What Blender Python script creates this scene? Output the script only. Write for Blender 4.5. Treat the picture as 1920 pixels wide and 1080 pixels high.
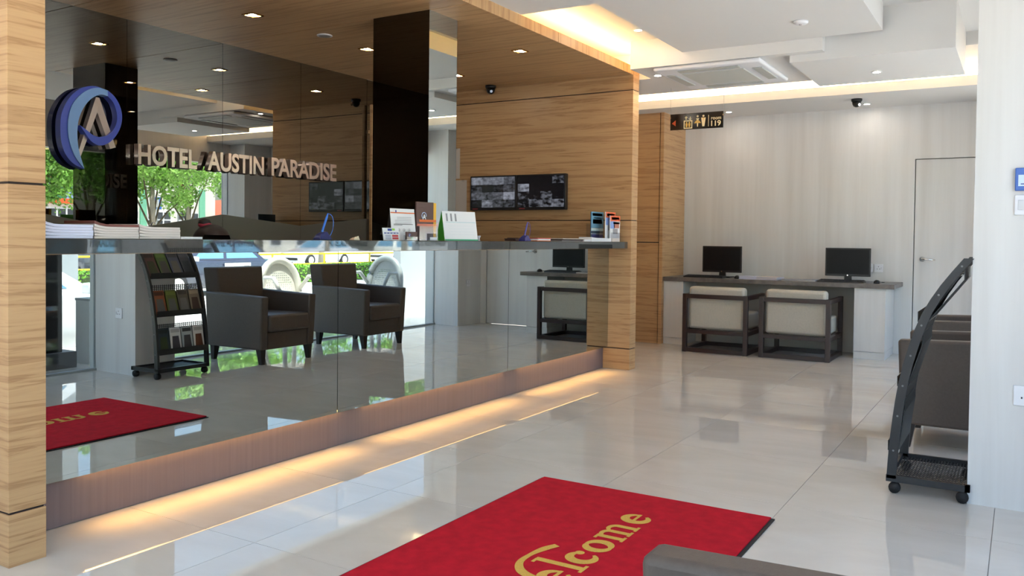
import bpy, bmesh, math, random
from math import pi, sin, cos, radians
from mathutils import Vector, Matrix
random.seed(7)
for o in list(bpy.data.objects): bpy.data.objects.remove(o, do_unlink=True)
scene = bpy.context.scene
COL = scene.collection

# ------------------------------------------------------------------ camera
F_PX, CX, CY = 1575.16, 960.0, 485.274
YAW, PITCH, ROLL, HCAM = 0.546148, -0.0242957, -0.0114986, 1.15
fw = Vector((cos(YAW)*cos(PITCH), sin(YAW)*cos(PITCH), sin(PITCH)))
rt0 = Vector((sin(YAW), -cos(YAW), 0)); dn0 = fw.cross(rt0)
rt = rt0*cos(ROLL) + dn0*sin(ROLL); dn = -rt0*sin(ROLL) + dn0*cos(ROLL)
camd = bpy.data.cameras.new('camera'); cam = bpy.data.objects.new('camera', camd); COL.objects.link(cam)
mw = Matrix((rt, -dn, -fw)).transposed().to_4x4(); mw.translation = Vector((0, 0, HCAM))
cam.matrix_world = mw
camd.sensor_fit = 'HORIZONTAL'; camd.sensor_width = 36; camd.lens = F_PX*36/1920
camd.shift_y = -(540-CY)/1920; camd.clip_start = 0.05; camd.clip_end = 300
scene.camera = cam

# ------------------------------------------------------------------ world, sun, exposure
w = bpy.data.worlds.new('world'); scene.world = w; w.use_nodes = True
wn = w.node_tree.nodes; wl = w.node_tree.links
sky = wn.new('ShaderNodeTexSky'); sky.sky_type = 'NISHITA'; sky.sun_disc = False
sky.sun_elevation = radians(62); sky.sun_rotation = 0.0; sky.air_density = 1.0; sky.dust_density = 3.0
bgn = wn['Background']; bgn.inputs['Strength'].default_value = 0.36
wl.new(sky.outputs[0], bgn.inputs['Color'])
sun = bpy.data.lights.new('sun', 'SUN'); sun.energy = 8.0; sun.angle = radians(1.0); sun.color = (1, .96, .9)
so = bpy.data.objects.new('sun', sun); COL.objects.link(so)
so.rotation_euler = Vector((0.12, -0.24, -1)).to_track_quat('-Z', 'Y').to_euler(); so.location = (0, 3, 12)
vs = scene.view_settings
vs.view_transform = 'Standard'; vs.look = 'None'; vs.gamma = 1; vs.use_curve_mapping = False
vs.exposure = 1.42

# ------------------------------------------------------------------ pixel helpers (photo pixel -> direction, depth from a known plane)
def ray(x, y): return rt*(x-CX) + dn*(y-CY) + fw*F_PX
def on_y(x, y, Y): d = ray(x, y); return Vector((0, 0, HCAM)) + d*(Y/d.y)
def on_x(x, y, X): d = ray(x, y); return Vector((0, 0, HCAM)) + d*(X/d.x)
def on_z(x, y, z=0.0): d = ray(x, y); return Vector((0, 0, HCAM)) + d*((z-HCAM)/d.z)

# ------------------------------------------------------------------ materials
def newmat(name):
    m = bpy.data.materials.new(name); m.use_nodes = True
    return m, m.node_tree.nodes, m.node_tree.links, m.node_tree.nodes['Principled BSDF']
def srgb(r, g, b):
    f = lambda c: (c/255/12.92) if c/255 <= .04045 else ((c/255+.055)/1.055)**2.4
    return (f(r), f(g), f(b), 1)
def mat(name, col, rough=.5, metal=0.0, spec=.5, noise=0.0, nscale=40, emit=None, estr=0, bump=0.0, bscale=200, coat=0):
    m, n, l, p = newmat(name)
    p.inputs['Base Color'].default_value = col; p.inputs['Roughness'].default_value = rough
    p.inputs['Metallic'].default_value = metal; p.inputs['Specular IOR Level'].default_value = spec
    if coat: p.inputs['Coat Weight'].default_value = coat; p.inputs['Coat Roughness'].default_value = .03
    if emit: p.inputs['Emission Color'].default_value = emit; p.inputs['Emission Strength'].default_value = estr
    if noise or bump:
        tc = n.new('ShaderNodeTexCoord')
        if noise:
            t = n.new('ShaderNodeTexNoise'); t.inputs['Scale'].default_value = nscale; t.inputs['Detail'].default_value = 4
            l.new(tc.outputs['Object'], t.inputs['Vector'])
            r = n.new('ShaderNodeValToRGB'); r.color_ramp.elements[0].position = .3; r.color_ramp.elements[1].position = .7
            c = col
            r.color_ramp.elements[0].color = tuple(max(0, v*(1-noise)) for v in c[:3]) + (1,)
            r.color_ramp.elements[1].color = tuple(min(1, v*(1+noise)) for v in c[:3]) + (1,)
            l.new(t.outputs['Fac'], r.inputs['Fac']); l.new(r.outputs['Color'], p.inputs['Base Color'])
        if bump:
            t = n.new('ShaderNodeTexNoise'); t.inputs['Scale'].default_value = bscale; t.inputs['Detail'].default_value = 3
            l.new(tc.outputs['Object'], t.inputs['Vector'])
            b = n.new('ShaderNodeBump'); b.inputs['Strength'].default_value = bump; b.inputs['Distance'].default_value = .002
            l.new(t.outputs['Fac'], b.inputs['Height']); l.new(b.outputs['Normal'], p.inputs['Normal'])
    return m
def grain(name, stops, scale, rough=.4, detail=5, distort=.6, spec=.4, fine=None, coat=0):
    """laminate with long streaks: noise squeezed along two axes; stops = [(pos, rgba)]"""
    m, n, l, p = newmat(name)
    tc = n.new('ShaderNodeTexCoord'); mp = n.new('ShaderNodeMapping'); mp.inputs['Scale'].default_value = scale
    l.new(tc.outputs['Object'], mp.inputs['Vector'])
    t = n.new('ShaderNodeTexNoise'); t.inputs['Scale'].default_value = 1; t.inputs['Detail'].default_value = detail
    t.inputs['Distortion'].default_value = distort; t.inputs['Roughness'].default_value = .6
    l.new(mp.outputs[0], t.inputs['Vector'])
    r = n.new('ShaderNodeValToRGB'); e = r.color_ramp.elements
    e[0].position, e[0].color = stops[0]; e[1].position, e[1].color = stops[-1]
    for s in stops[1:-1]: k = e.new(s[0]); k.color = s[1]
    l.new(t.outputs['Fac'], r.inputs['Fac']); l.new(r.outputs[0], p.inputs['Base Color'])
    p.inputs['Roughness'].default_value = rough; p.inputs['Specular IOR Level'].default_value = spec
    return m
def mirror(name, col, rough=0.0):
    m, n, l, p = newmat(name)
    p.inputs['Base Color'].default_value = col; p.inputs['Metallic'].default_value = 1; p.inputs['Roughness'].default_value = rough
    return m
def emitter(name, col, s):
    m, n, l, p = newmat(name)
    p.inputs['Base Color'].default_value = (.8, .8, .8, 1); p.inputs['Emission Color'].default_value = col; p.inputs['Emission Strength'].default_value = s
    return m
def glassmat(name, tint=(.93, .96, .95, 1), refl=.07):
    m, n, l, p = newmat(name)
    out = n['Material Output']; n.remove(p)
    tr = n.new('ShaderNodeBsdfTransparent'); tr.inputs[0].default_value = tint
    gl = n.new('ShaderNodeBsdfGlossy'); gl.inputs['Roughness'].default_value = 0
    mx = n.new('ShaderNodeMixShader'); mx.inputs[0].default_value = refl
    l.new(tr.outputs[0], mx.inputs[1]); l.new(gl.outputs[0], mx.inputs[2]); l.new(mx.outputs[0], out.inputs['Surface'])
    return m
WS = [(.26, srgb(156, 116, 78)), (.36, srgb(184, 144, 102)), (.40, srgb(168, 127, 86)), (.45, srgb(190, 150, 107)), (.54, srgb(197, 158, 114)), (.61, srgb(189, 149, 106)), (.64, srgb(166, 125, 85)), (.69, srgb(186, 145, 102)), (.78, srgb(168, 127, 87))]
M = {
 'wood': grain('zebrano_laminate', WS, (1.1, 1.1, 30), rough=.38),
 'wood_x': grain('zebrano_laminate_cross', WS, (30, 1.1, 1.1), rough=.38),
 'groove': mat('groove_dark', srgb(48, 32, 26), .7),
 'whitelam': grain('white_streaked_laminate', [(.3, srgb(209, 206, 203)), (.5, srgb(218, 216, 214)), (.7, srgb(225, 224, 223))], (6, 6, .3), rough=.32, distort=.2),
 'white': mat('white_paint', srgb(226, 224, 222), .6),
 'tile': grain('polished_cream_tile', [(.3, srgb(205, 197, 187)), (.5, srgb(212, 205, 196)), (.7, srgb(217, 211, 203))], (3, 1.2, 3), rough=.02, spec=.6),
 'grout': mat('grout', srgb(140, 132, 124), .8),
 'mirror': mirror('grey_mirror', (.50, .535, .52, 1)),
 'darkmirror': mirror('bronze_dark_mirror', (.27, .27, .255, 1)),
 'colmirror': mirror('column_mirror', (.50, .54, .53, 1)),
 'blackglass': mirror('black_glass', (.10, .095, .09, 1)),
 'taupe': mat('satin_taupe_glass', srgb(92, 88, 80), .35),
 'kick': grain('brushed_brown_metal', [(.3, srgb(116, 100, 100)), (.7, srgb(124, 108, 108))], (60, 60, 1.0), rough=.45),
 'slab': mat('polished_dark_stone', srgb(116, 118, 118), .025, .8, noise=.06, nscale=60),
 'black': mat('black_plastic', srgb(24, 24, 26), .35),
 'blackmetal': mat('black_powder_coat', srgb(33, 33, 36), .42),
 'chrome': mat('chrome', (.75, .75, .74, 1), .12, 1),
 'steel': mat('rose_steel', srgb(205, 186, 178), .28, .75),
 'goldtrim': mat('gold_trim', srgb(190, 150, 90), .25, 1),
 'blue_d': mat('logo_deep_blue', srgb(70, 88, 186), .3),
 'blue_l': mat('logo_sky_blue', srgb(126, 166, 220), .3),
 'fabric': mat('taupe_leatherette', srgb(84, 74, 68), .5, noise=.08, nscale=80, bump=.25, bscale=350),
 'leg': mat('dark_stained_leg', srgb(36, 28, 26), .4),
 'darkwood': mat('wenge_frame', srgb(50, 33, 31), .35),
 'cushion': mat('beige_upholstery', srgb(188, 182, 170), .6, noise=.05, nscale=60),
 'deskstone': grain('grey_brown_desk_top', [(.3, srgb(92, 84, 80)), (.7, srgb(128, 118, 112))], (2, 9, 9), rough=.3),
 'red': mat('red_pile', srgb(192, 26, 44), .95, noise=.13, nscale=22, bump=.8, bscale=600, spec=.15),
 'gold': mat('gold_pile', srgb(214, 172, 84), .9, noise=.1, nscale=200, spec=.15),
 'rubber': mat('black_rubber', srgb(28, 26, 28), .7),
 'paper': mat('white_paper', srgb(232, 232, 236), .7),
 'paper2': mat('cream_paper', srgb(206, 196, 190), .7),
 'led': emitter('warm_led', (1, .60, .20, 1), 4),
 'led2': emitter('warm_cove_led', (1, .70, .36, 1), 26),
 'led3': emitter('golden_cove_led', (1, .64, .24, 1), 24),
 'lamp': emitter('downlight_lens', (1, .92, .80, 1), 95),
 'glass': glassmat('window_glass'),
 'acrylic': glassmat('clear_acrylic', (.92, .93, .95, 1), .1),
 'frame': mat('grey_window_frame', srgb(150, 156, 158), .4),
 'concrete': mat('pale_concrete', srgb(205, 202, 196), .8, noise=.06, nscale=3),
 'asphalt': mat('asphalt', srgb(140, 140, 140), .9, noise=.1, nscale=8),
 'hedge': mat('hedge_leaf', srgb(112, 168, 48), .6, noise=.4, nscale=18),
 'leaf': mat('tree_leaf', srgb(112, 164, 62), .5, noise=.45, nscale=5),
 'leaf2': mat('tree_leaf_light', srgb(138, 186, 82), .5, noise=.45, nscale=5),
 'bark': mat('pale_bark', srgb(168, 158, 144), .9, noise=.2, nscale=20),
 'yellow': mat('yellow_paint', srgb(232, 196, 40), .45),
 'orange': mat('orange_vinyl', srgb(226, 98, 52), .5),
 'green': mat('green_paint', srgb(30, 112, 92), .5),
 'mint': mat('mint_paint', srgb(120, 190, 160), .6),
 'roof': mat('terracotta', srgb(196, 110, 84), .7),
 'winglass': mat('dark_window', srgb(70, 76, 84), .1),
 'brownpost': mat('dark_bronze_cladding', srgb(40, 32, 30), .4, spec=.3),
 'plasticwhite': mat('white_moulded_plastic', srgb(214, 210, 200), .4),
 'plasticgrey': mat('grey_moulded_plastic', srgb(150, 154, 154), .4),
}
def colm(name, r, g, b, rough=.5, **k):
    if name not in M: M[name] = mat(name, srgb(r, g, b), rough, **k)
    return M[name]

# ------------------------------------------------------------------ mesh builder
class MB:
    def __init__(s): s.v = []; s.f = []; s.sm = False
    def box(s, x0, x1, y0, y1, z0, z1):
        n = len(s.v)
        s.v += [(x0,y0,z0),(x1,y0,z0),(x1,y1,z0),(x0,y1,z0),(x0,y0,z1),(x1,y0,z1),(x1,y1,z1),(x0,y1,z1)]
        s.f += [tuple(n+i for i in q) for q in ((0,3,2,1),(4,5,6,7),(0,1,5,4),(1,2,6,5),(2,3,7,6),(3,0,4,7))]
        return s
    def hexa(s, lo, hi):
        n = len(s.v); s.v += [tuple(p) for p in lo] + [tuple(p) for p in hi]; k = len(lo)
        s.f.append(tuple(n+i for i in reversed(range(k)))); s.f.append(tuple(n+k+i for i in range(k)))
        for i in range(k): s.f.append((n+i, n+(i+1)%k, n+k+(i+1)%k, n+k+i))
        return s
    def tube(s, pts, r, seg=8, closed=False):
        pts = [Vector(p) for p in pts]; rr = r if isinstance(r, (list, tuple)) else [r]*len(pts)
        n0 = len(s.v); k = len(pts); up = Vector((0, 0, 1))
        for i, p in enumerate(pts):
            a = pts[(i-1) % k] if (closed or i > 0) else p; b = pts[(i+1) % k] if (closed or i < k-1) else p
            t = (b-a).normalized()
            u = t.cross(up if abs(t.z) < .95 else Vector((1, 0, 0))).normalized(); v = t.cross(u)
            for j in range(seg):
                q = p + (u*cos(2*pi*j/seg) + v*sin(2*pi*j/seg))*rr[i]; s.v.append(tuple(q))
        for i in range(k if closed else k-1):
            for j in range(seg):
                a = n0+i*seg+j; b = n0+i*seg+(j+1)%seg; c = n0+((i+1)%k)*seg+(j+1)%seg; d = n0+((i+1)%k)*seg+j
                s.f.append((a, d, c, b))
        if not closed:
            s.f.append(tuple(n0+j for j in range(seg))); s.f.append(tuple(n0+(k-1)*seg+j for j in reversed(range(seg))))
        return s
    def lathe(s, prof, c=(0,0,0), seg=20, axis='z'):
        n0 = len(s.v)
        for (r, h) in prof:
            for j in range(seg):
                a = 2*pi*j/seg; p = (r*cos(a), r*sin(a), h)
                if axis == 'x': p = (p[2], p[0], p[1])
                if axis == 'y': p = (p[0], p[2], p[1])
                s.v.append((p[0]+c[0], p[1]+c[1], p[2]+c[2]))
        for i in range(len(prof)-1):
            for j in range(seg):
                s.f.append((n0+i*seg+j, n0+i*seg+(j+1)%seg, n0+(i+1)*seg+(j+1)%seg, n0+(i+1)*seg+j))
        s.f.append(tuple(n0+j for j in reversed(range(seg)))); s.f.append(tuple(n0+(len(prof)-1)*seg+j for j in range(seg)))
        return s
    def quad(s, a, b, c, d):
        n = len(s.v); s.v += [tuple(a), tuple(b), tuple(c), tuple(d)]; s.f.append((n, n+1, n+2, n+3)); return s
    def poly(s, pts):
        n = len(s.v); s.v += [tuple(p) for p in pts]; s.f.append(tuple(range(n, n+len(pts)))); return s
    def mesh(s, name, smooth=False):
        me = bpy.data.meshes.new(name); me.from_pydata(s.v, [], s.f); me.update()
        bm = bmesh.new(); bm.from_mesh(me); bmesh.ops.recalc_face_normals(bm, faces=bm.faces); bm.to_mesh(me); bm.free()
        if smooth:
            for p in me.polygons: p.use_smooth = True
        return me
    def build(s, name, m, parent=None, bevel=0, seg=2, smooth=False, label=None):
        me = s.mesh(name, smooth); me.materials.append(m)
        return link(name, me, parent, bevel, seg, label)
def link(name, me, parent=None, bevel=0, seg=2, label=None):
    o = bpy.data.objects.new(name, me); COL.objects.link(o)
    if parent: o.parent = parent
    if bevel:
        b = o.modifiers.new('bevel', 'BEVEL'); b.width = bevel; b.segments = seg; b.limit_method = 'ANGLE'; b.angle_limit = radians(40)
        if seg > 1:
            for p in me.polygons: p.use_smooth = True
            try: me.set_sharp_from_angle(angle=radians(50))
            except Exception: pass
    if label: o['label'] = label
    return o
def tag(o, label, cat, group=None):
    o['label'] = label; o['category'] = cat
    if group: o['group'] = group
    return o
def struct(o, label=None):
    o['kind'] = 'structure'
    if label: o['label'] = label
    return o
def thing(name, label, cat, loc=(0,0,0), rz=0, group=None):
    e = bpy.data.objects.new(name, None); COL.objects.link(e); e.empty_display_size = .1
    e.location = loc; e.rotation_euler = (0, 0, rz)
    return tag(e, label, cat, group)
def copy_tree(o, parent=None):
    c = o.copy(); COL.objects.link(c); c.parent = parent
    for ch in list(o.children): copy_tree(ch, c)
    return c
def box(name, m, parent, x0, x1, y0, y1, z0, z1, bevel=0, seg=2, label=None):
    return MB().box(x0, x1, y0, y1, z0, z1).build(name, m, parent, bevel, seg, label=label)
def text_mesh(txt, size, extrude=0.0, offset=0.0, align='LEFT', spacing=1.0, shear=0):
    c = bpy.data.curves.new('txt', 'FONT'); c.body = txt; c.size = size; c.extrude = extrude; c.offset = offset
    c.align_x = align; c.space_character = spacing; c.shear = shear; c.resolution_u = 4
    o = bpy.data.objects.new('txt', c); COL.objects.link(o)
    dg = bpy.context.evaluated_depsgraph_get(); dg.update()
    me = bpy.data.meshes.new_from_object(o.evaluated_get(dg))
    bpy.data.objects.remove(o, do_unlink=True); bpy.data.curves.remove(c)
    return me
def text(name, txt, m, parent, loc, rot, size, width=None, height=None, extrude=.0006, offset=0.0, align='LEFT', **k):
    me = text_mesh(txt, size, extrude, offset, align, **k)
    xs = [v.co.x for v in me.vertices]; ys = [v.co.y for v in me.vertices]
    sx = width/(max(xs)-min(xs)) if width else 1; sy = height/(max(ys)-min(ys)) if height else (sx if width else 1)
    x0 = min(xs) if align == 'LEFT' and width else 0
    for v in me.vertices: v.co.x = (v.co.x-x0)*sx; v.co.y *= sy
    me.materials.clear(); me.materials.append(m)
    o = link(name, me, parent); o.location = loc; o.rotation_euler = rot
    return o
FACE_MY = (pi/2, 0, 0); FACE_MX = (pi/2, 0, -pi/2); FACE_PY = (pi/2, 0, pi)

# ================================================================== SETTING
X0, XB = -1.6, 9.5          # room front / back wall
YW, YL = -0.33, 5.17        # window wall / mirror wall
PF = 2.94                   # front plane of the wooden portal
SOF = 2.59                  # wooden soffit
TOP = 2.86
# floor with polished tiles
fl = struct(box('floor', M['grout'], None, X0, XB, YW-.05, YL+.15, -.06, -.003), 'polished cream tile floor of the lobby')
P = .785
def cuts(a, b, anchor):
    k = math.ceil((a-anchor)/P + 1e-6); c = [a]
    while anchor + k*P < b-.02: c.append(anchor+k*P); k += 1
    return c + [b]
tile_cache = {}
cx_, cy_ = cuts(X0, XB, 3.74), cuts(YW-.05, YL, .864)
for i in range(len(cx_)-1):
    for j in range(len(cy_)-1):
        a, b, c, d = cx_[i]+.0012, cx_[i+1]-.0012, cy_[j]+.0012, cy_[j+1]-.0012
        key = (round(b-a, 4), round(d-c, 4))
        if key not in tile_cache:
            me = MB().box(0, b-a, 0, d-c, -.003, 0).mesh('tile'); me.materials.append(M['tile']); tile_cache[key] = me
        o = link('tile', tile_cache[key], fl); o.location = (a, c, 0)
# back wall with flush door
wb = struct(MB().box(XB, XB+.15, .96, YL+.15, -.06, TOP+.1).box(XB, XB+.15, YW-.1, .12, -.06, TOP+.1).box(XB, XB+.15, .12, .96, 2.01, TOP+.1).build('wall_back', M['whitelam'], None), 'pale streaked laminate wall behind the computer desk')
d1 = struct(box('door_1', M['whitelam'], None, XB+.012, XB+.05, .128, .952, .008, 2.002), 'pale streaked laminate door with lever handle')
box('gap_backing', colm('gap_backing_grey', 120, 118, 114), d1, XB+.055, XB+.15, .10, .98, 0, 2.05)  # backing box added behind the door, keeps bright sky out of its gap
dh = MB().lathe([(.026, 0), (.026, .012), (.012, .014), (.012, .04)], (0, 0, 0), 16, 'x'); dh.v = [(-x, y, z) for x, y, z in dh.v]
dh.tube([(-.038, 0, 0), (-.042, -.03, .002), (-.042, -.12, -.006)], [.010, .010, .008], 8)
o = dh.build('door_handle', M['chrome'], d1, smooth=True, label='chrome lever handle'); o.location = (XB+.012, .875, .985)
# right return wall, jamb, window wall
wr = MB(); wr.box(8.97, XB, -.5, .03, -.06, TOP+.1)              # return beside the door
wr.box(X0, 8.97, YW-.1, YW+.03, 2.25, TOP+.1)                      # header over the glazing
struct(wr.build('wall_right', M['whitelam'], None), 'pale laminate wall and header along the glazing')
pier = struct(box('wall_pier', M['whitelam'], None, 4.209, 4.58, YW-.1, .187, -.06, 2.95), 'pale laminate pier between the windows')
# windows
def window(name, segs, z0, z1, Y, label):
    root = struct(bpy.data.objects.new(name, None)); COL.objects.link(root); root['label'] = label
    for a, b in zip(segs[:-1], segs[1:]):
        box('pane', M['glass'], root, a+.004, b-.004, Y-.005, Y+.005, z0+.02, z1)
    box('floor_track', M['frame'], root, segs[0], segs[-1], Y-.025, Y+.025, 0.0, .018)
    for s in (segs[0], segs[-1]): box('window_frame', M['frame'], root, max(s-.008, segs[0]), min(s+.008, segs[-1]), Y-.008, Y+.008, .018, z1)
    return root
w1 = window('window_1', [4.58, 6.15, 7.68, 8.97], 0, 2.25, YW-.03, 'frameless glazing behind the armchairs')
w2 = window('window_2', [X0, .2, 1.5, 2.9, 4.209], 0, 2.25, YW-.03, 'frameless entrance glazing')
for i, xx in enumerate((3.74, 5.10, 6.62, 8.12)):
    if xx+.62 > 4.209 and xx < 4.58: xx = 3.56
    text('safety_lettering', 'HOTEL AUSTIN PARADISE', colm('frosted_vinyl', 66, 70, 74, .8), w1 if i else w2, (xx, YW-.037, 1.045), FACE_MY, .06, width=.62, height=.075, offset=.001)
# unseen front wall behind camera: opening and glazing added to let in daylight
wf = MB(); wf.box(X0-.15, X0, YW-.1, YL+.15, 2.4, TOP+.1).box(X0-.15, X0, YW-.1, 0.2, -.06, 2.4).box(X0-.15, X0, 4.4, YL+.15, -.06, 2.4)
struct(wf.build('wall_front', M['white'], None), 'white wall with a wide opening added for daylight')
w3 = struct(bpy.data.objects.new('added_window', None)); COL.objects.link(w3); w3['label'] = 'wide unseen glazing added for daylight'
for a in range(3): box('pane', M['glass'], w3, X0-.08, X0-.07, .2+a*1.4+.004, .2+(a+1)*1.4-.004, 0, 2.4)
# left wall behind the mirrors
wlft = struct(box('wall_left', M['white'], None, X0, XB, YL+.02, YL+.15, -.06, TOP+.1), 'wall behind the reception mirror')

# ---- ceiling: roof slab with dropped panels
ce = struct(box('ceiling', M['white'], None, X0-.15, XB+.15, YW-.1, YL+.15, TOP+.1, TOP+.3), 'stepped white plaster ceiling')
def drop(x0, x1, y0, y1, z, name='drop_panel', zt=TOP+.1): return box(name, M['white'], ce, x0, x1, y0, y1, z, zt)
drop(X0, 6.61, YW+.03, .89, TOP); drop(6.61, 7.72, YW+.03, .43, TOP); drop(6.52, 6.61, .89, 1.30, TOP)
drop(X0, 4.92, .89, PF, 2.665); drop(4.92, 6.52, .89, 2.38, 2.665)
drop(4.92, 6.98, 2.38, 3.30, 2.80)
drop(6.52, 7.72, 1.30, 2.83, 2.57); drop(6.98, 7.72, 2.83, YL, 2.57)
drop(6.61, 7.72, .43, 1.555, 2.515); drop(7.72, 8.68, YW+.03, YL, 2.75, 'cove_ceiling')
box('light_trough', M['white'], ce, 8.53, XB, .03, YL, 2.56, 2.65)
box('light_trough', M['white'], ce, 8.53, 8.97, YW+.03, .03, 2.56, 2.65)
drop(8.68, XB, .03, YL, 2.65, 'cove_back'); drop(8.68, 8.97, YW+.03, .03, 2.65, 'cove_back')
box('led_strip', M['led2'], ce, 8.575, 8.60, YW+.05, YL-.02, 2.651, 2.665, label='warm cove light strip')
# portal of zebrano laminate
def portal_wall(name, xa, xb, label):
    core = struct(box(name, M['groove'], None, xa+.006, xb-.006, PF+.006, YL, 0, SOF+.07), label)
    for z0, z1 in ((0, .182), (.190, 1.316), (1.324, 2.457), (2.465, SOF+.075)):
        box('wood_panel', M['wood'], core, xa, xb, PF, YL, z0, z1, .0012, 1)
    return core
portal_wall('wall_reception_left', 1.545, 1.675, 'zebrano clad end wall on the entrance side of the reception')
portal_wall('wall_reception_right', 6.845, 6.975, 'zebrano clad end wall carrying the two surveillance screens')
sf = struct(box('ceiling_reception', M['groove'], None, 1.675, 6.845, PF+.006, YL, SOF+.006, SOF+.07), 'zebrano clad soffit over the reception')
xs = [1.675, 1.955, 3.125, 4.295, 5.46, 6.632, 6.845]
for a, b in zip(xs[:-1], xs[1:]):
    box('wood_panel', M['wood_x'], sf, a+.003, b-.003, PF, YL, SOF, SOF+.075, .001, 1)
box('led_strip', M['led3'], sf, 4.95, 6.94, 2.99, 3.01, SOF+.076, SOF+.09, label='golden cove light strip on the fascia')
# wood panelled block beyond the reception
wc = struct(box('wall_corridor', M['groove'], None, 8.832, XB, 3.416, YL, 0, 2.56), 'zebrano panelled block beside the computer desk')
box('wood_panel', M['wood'], wc, 8.82, 8.9, 3.46, 4.3, 0, 1.118, .001, 1); box('wood_panel', M['wood'], wc, 8.82, 8.9, 3.46, 4.3, 1.13, 2.56, .001, 1)
box('wood_panel', M['wood'], wc, 8.81, XB, 3.41, 3.45, 0, 2.56, .001, 1); box('wood_panel', M['wood'], wc, 8.82, 8.9, 4.31, YL, 0, 2.56, .001, 1)
# back mirror
seams = [1.675, 1.9, 2.70, 3.497, 4.287, 5.087, 5.911]
zig = {1.675: 1.20, 1.9: 1.17, 2.70: 1.306, 3.497: 1.18, 4.287: 1.306, 5.087: 1.235, 5.911: 1.316, 6.845: 1.26}
for a, b in zip(seams[:-1], seams[1:]):
    box('mirror_panel', M['darkmirror'], wlft, a+.0015, b-.0015, YL, YL+.008, 0, SOF)
    MB().hexa([(a+.0015, YL-.004, 0), (b-.0015, YL-.004, 0), (b-.0015, YL-.004, zig[b]), (a+.0015, YL-.004, zig[a])], [(a+.0015, YL, 0), (b-.0015, YL, 0), (b-.0015, YL, zig[b]), (a+.0015, YL, zig[a])]).build('satin_panel', M['taupe'], wlft, label='satin taupe panel with slanted top edge')
box('backing', M['groove'], wlft, 1.675, 6.845, YL+.008, YL+.02, 0, SOF)
d2 = struct(box('door_2', M['darkmirror'], None, 5.914, 6.842, YL, YL+.008, .005, SOF-.003), 'dark mirrored door in the reception back wall')
MB().hexa([(5.914, YL-.004, .005), (6.842, YL-.004, .005), (6.842, YL-.004, 1.26), (5.914, YL-.004, 1.316)], [(5.914, YL, .005), (6.842, YL, .005), (6.842, YL, 1.26), (5.914, YL, 1.316)]).build('satin_panel', M['taupe'], d2)
hb = MB().box(5.918, 5.955, YL-.06, YL-.03, .62, 2.36); hb.box(5.93, 5.945, YL-.03, YL, .8, .83).box(5.93, 5.945, YL-.03, YL, 2.1, 2.13)
hb.build('door_handle', M['wood'], d2, .003, 2, label='long vertical wooden pull handle')
# mirrored column
cl = struct(box('column', M['groove'], None, 4.296, 4.588, 3.246, 3.69, 0, SOF), 'black glass and mirror clad column rising through the reception counter')
box('mirror_panel', M['colmirror'], cl, 4.290, 4.594, 3.238, 3.246, 0, SOF, label='grey mirror face of the column')
box('mirror_panel', M['blackglass'], cl, 4.288, 4.296, 3.2385, 3.698, 0, SOF, label='black glass face of the column')
box('mirror_panel', M['blackglass'], cl, 4.588, 4.596, 3.2385, 3.698, 0, SOF); box('mirror_panel', M['blackglass'], cl, 4.290, 4.594, 3.69, 3.698, 0, SOF)

# ================================================================== RECEPTION
MF = 3.15
rc = thing('reception_counter', 'long reception counter base faced with grey mirror panels above a lit brown kickboard', 'counter', (4.26, MF, 0))
def rel(o, root): o.matrix_parent_inverse = root.matrix_basis.inverted(); return o   # part given in room coordinates
def rbox(name, m, root, *a, **k): return rel(box(name, m, root, *a, **k), root)
for a, b in ((1.677, 3.378), (3.382, 5.138), (5.142, 6.843)):
    rbox('mirror_panel', M['mirror'], rc, a, b, MF, MF+.008, .195, 1.072)
rbox('counter_body', M['taupe'], rc, 1.677, 6.843, MF+.009, MF+.05, .226, 1.072)
rbox('kickboard', M['kick'], rc, 1.677, 6.843, 3.195, 3.205, .003, .225)
rbox('inner_worktop', M['deskstone'], rc, 1.70, 4.27, 3.216, 3.80, .72, .75); rbox('inner_worktop', M['deskstone'], rc, 4.61, 6.82, 3.216, 3.80, .72, .75)
rbox('side_panel', M['taupe'], rc, 1.70, 1.73, 3.216, 3.78, 0, .72); rbox('side_panel', M['taupe'], rc, 6.79, 6.82, 3.216, 3.78, 0, .72)
rbox('support_panel', M['taupe'], rc, 4.235, 4.265, 3.216, 3.78, 0, .72)
for a, b in ((1.95, 3.45), (3.62, 5.15), (5.34, 6.70)):
    rbox('led_strip', M['led'], rc, a, b, 3.159, 3.169, .198, .206, label='warm light strip behind the mirror foot')
    ld = bpy.data.lights.new('kick_light', 'AREA'); ld.shape = 'RECTANGLE'; ld.size = b-a; ld.size_y = .008; ld.energy = .9; ld.color = (1, .54, .15); ld.spread = radians(95)
    lo_ = bpy.data.objects.new('kick_light', ld); COL.objects.link(lo_); lo_.location = ((a+b)/2, 3.152, .190)
    lo_.rotation_euler = (-radians(32), 0, 0)      # lens tilted towards the lobby floor
ct = tag(box('counter_top', M['slab'], None, 1.678, 6.842, 2.97, 3.232, 1.073, 1.131, .002, 1), 'glossy dark grey stone slab lying along the reception counter', 'worktop')
ZC = 1.1315
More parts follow.
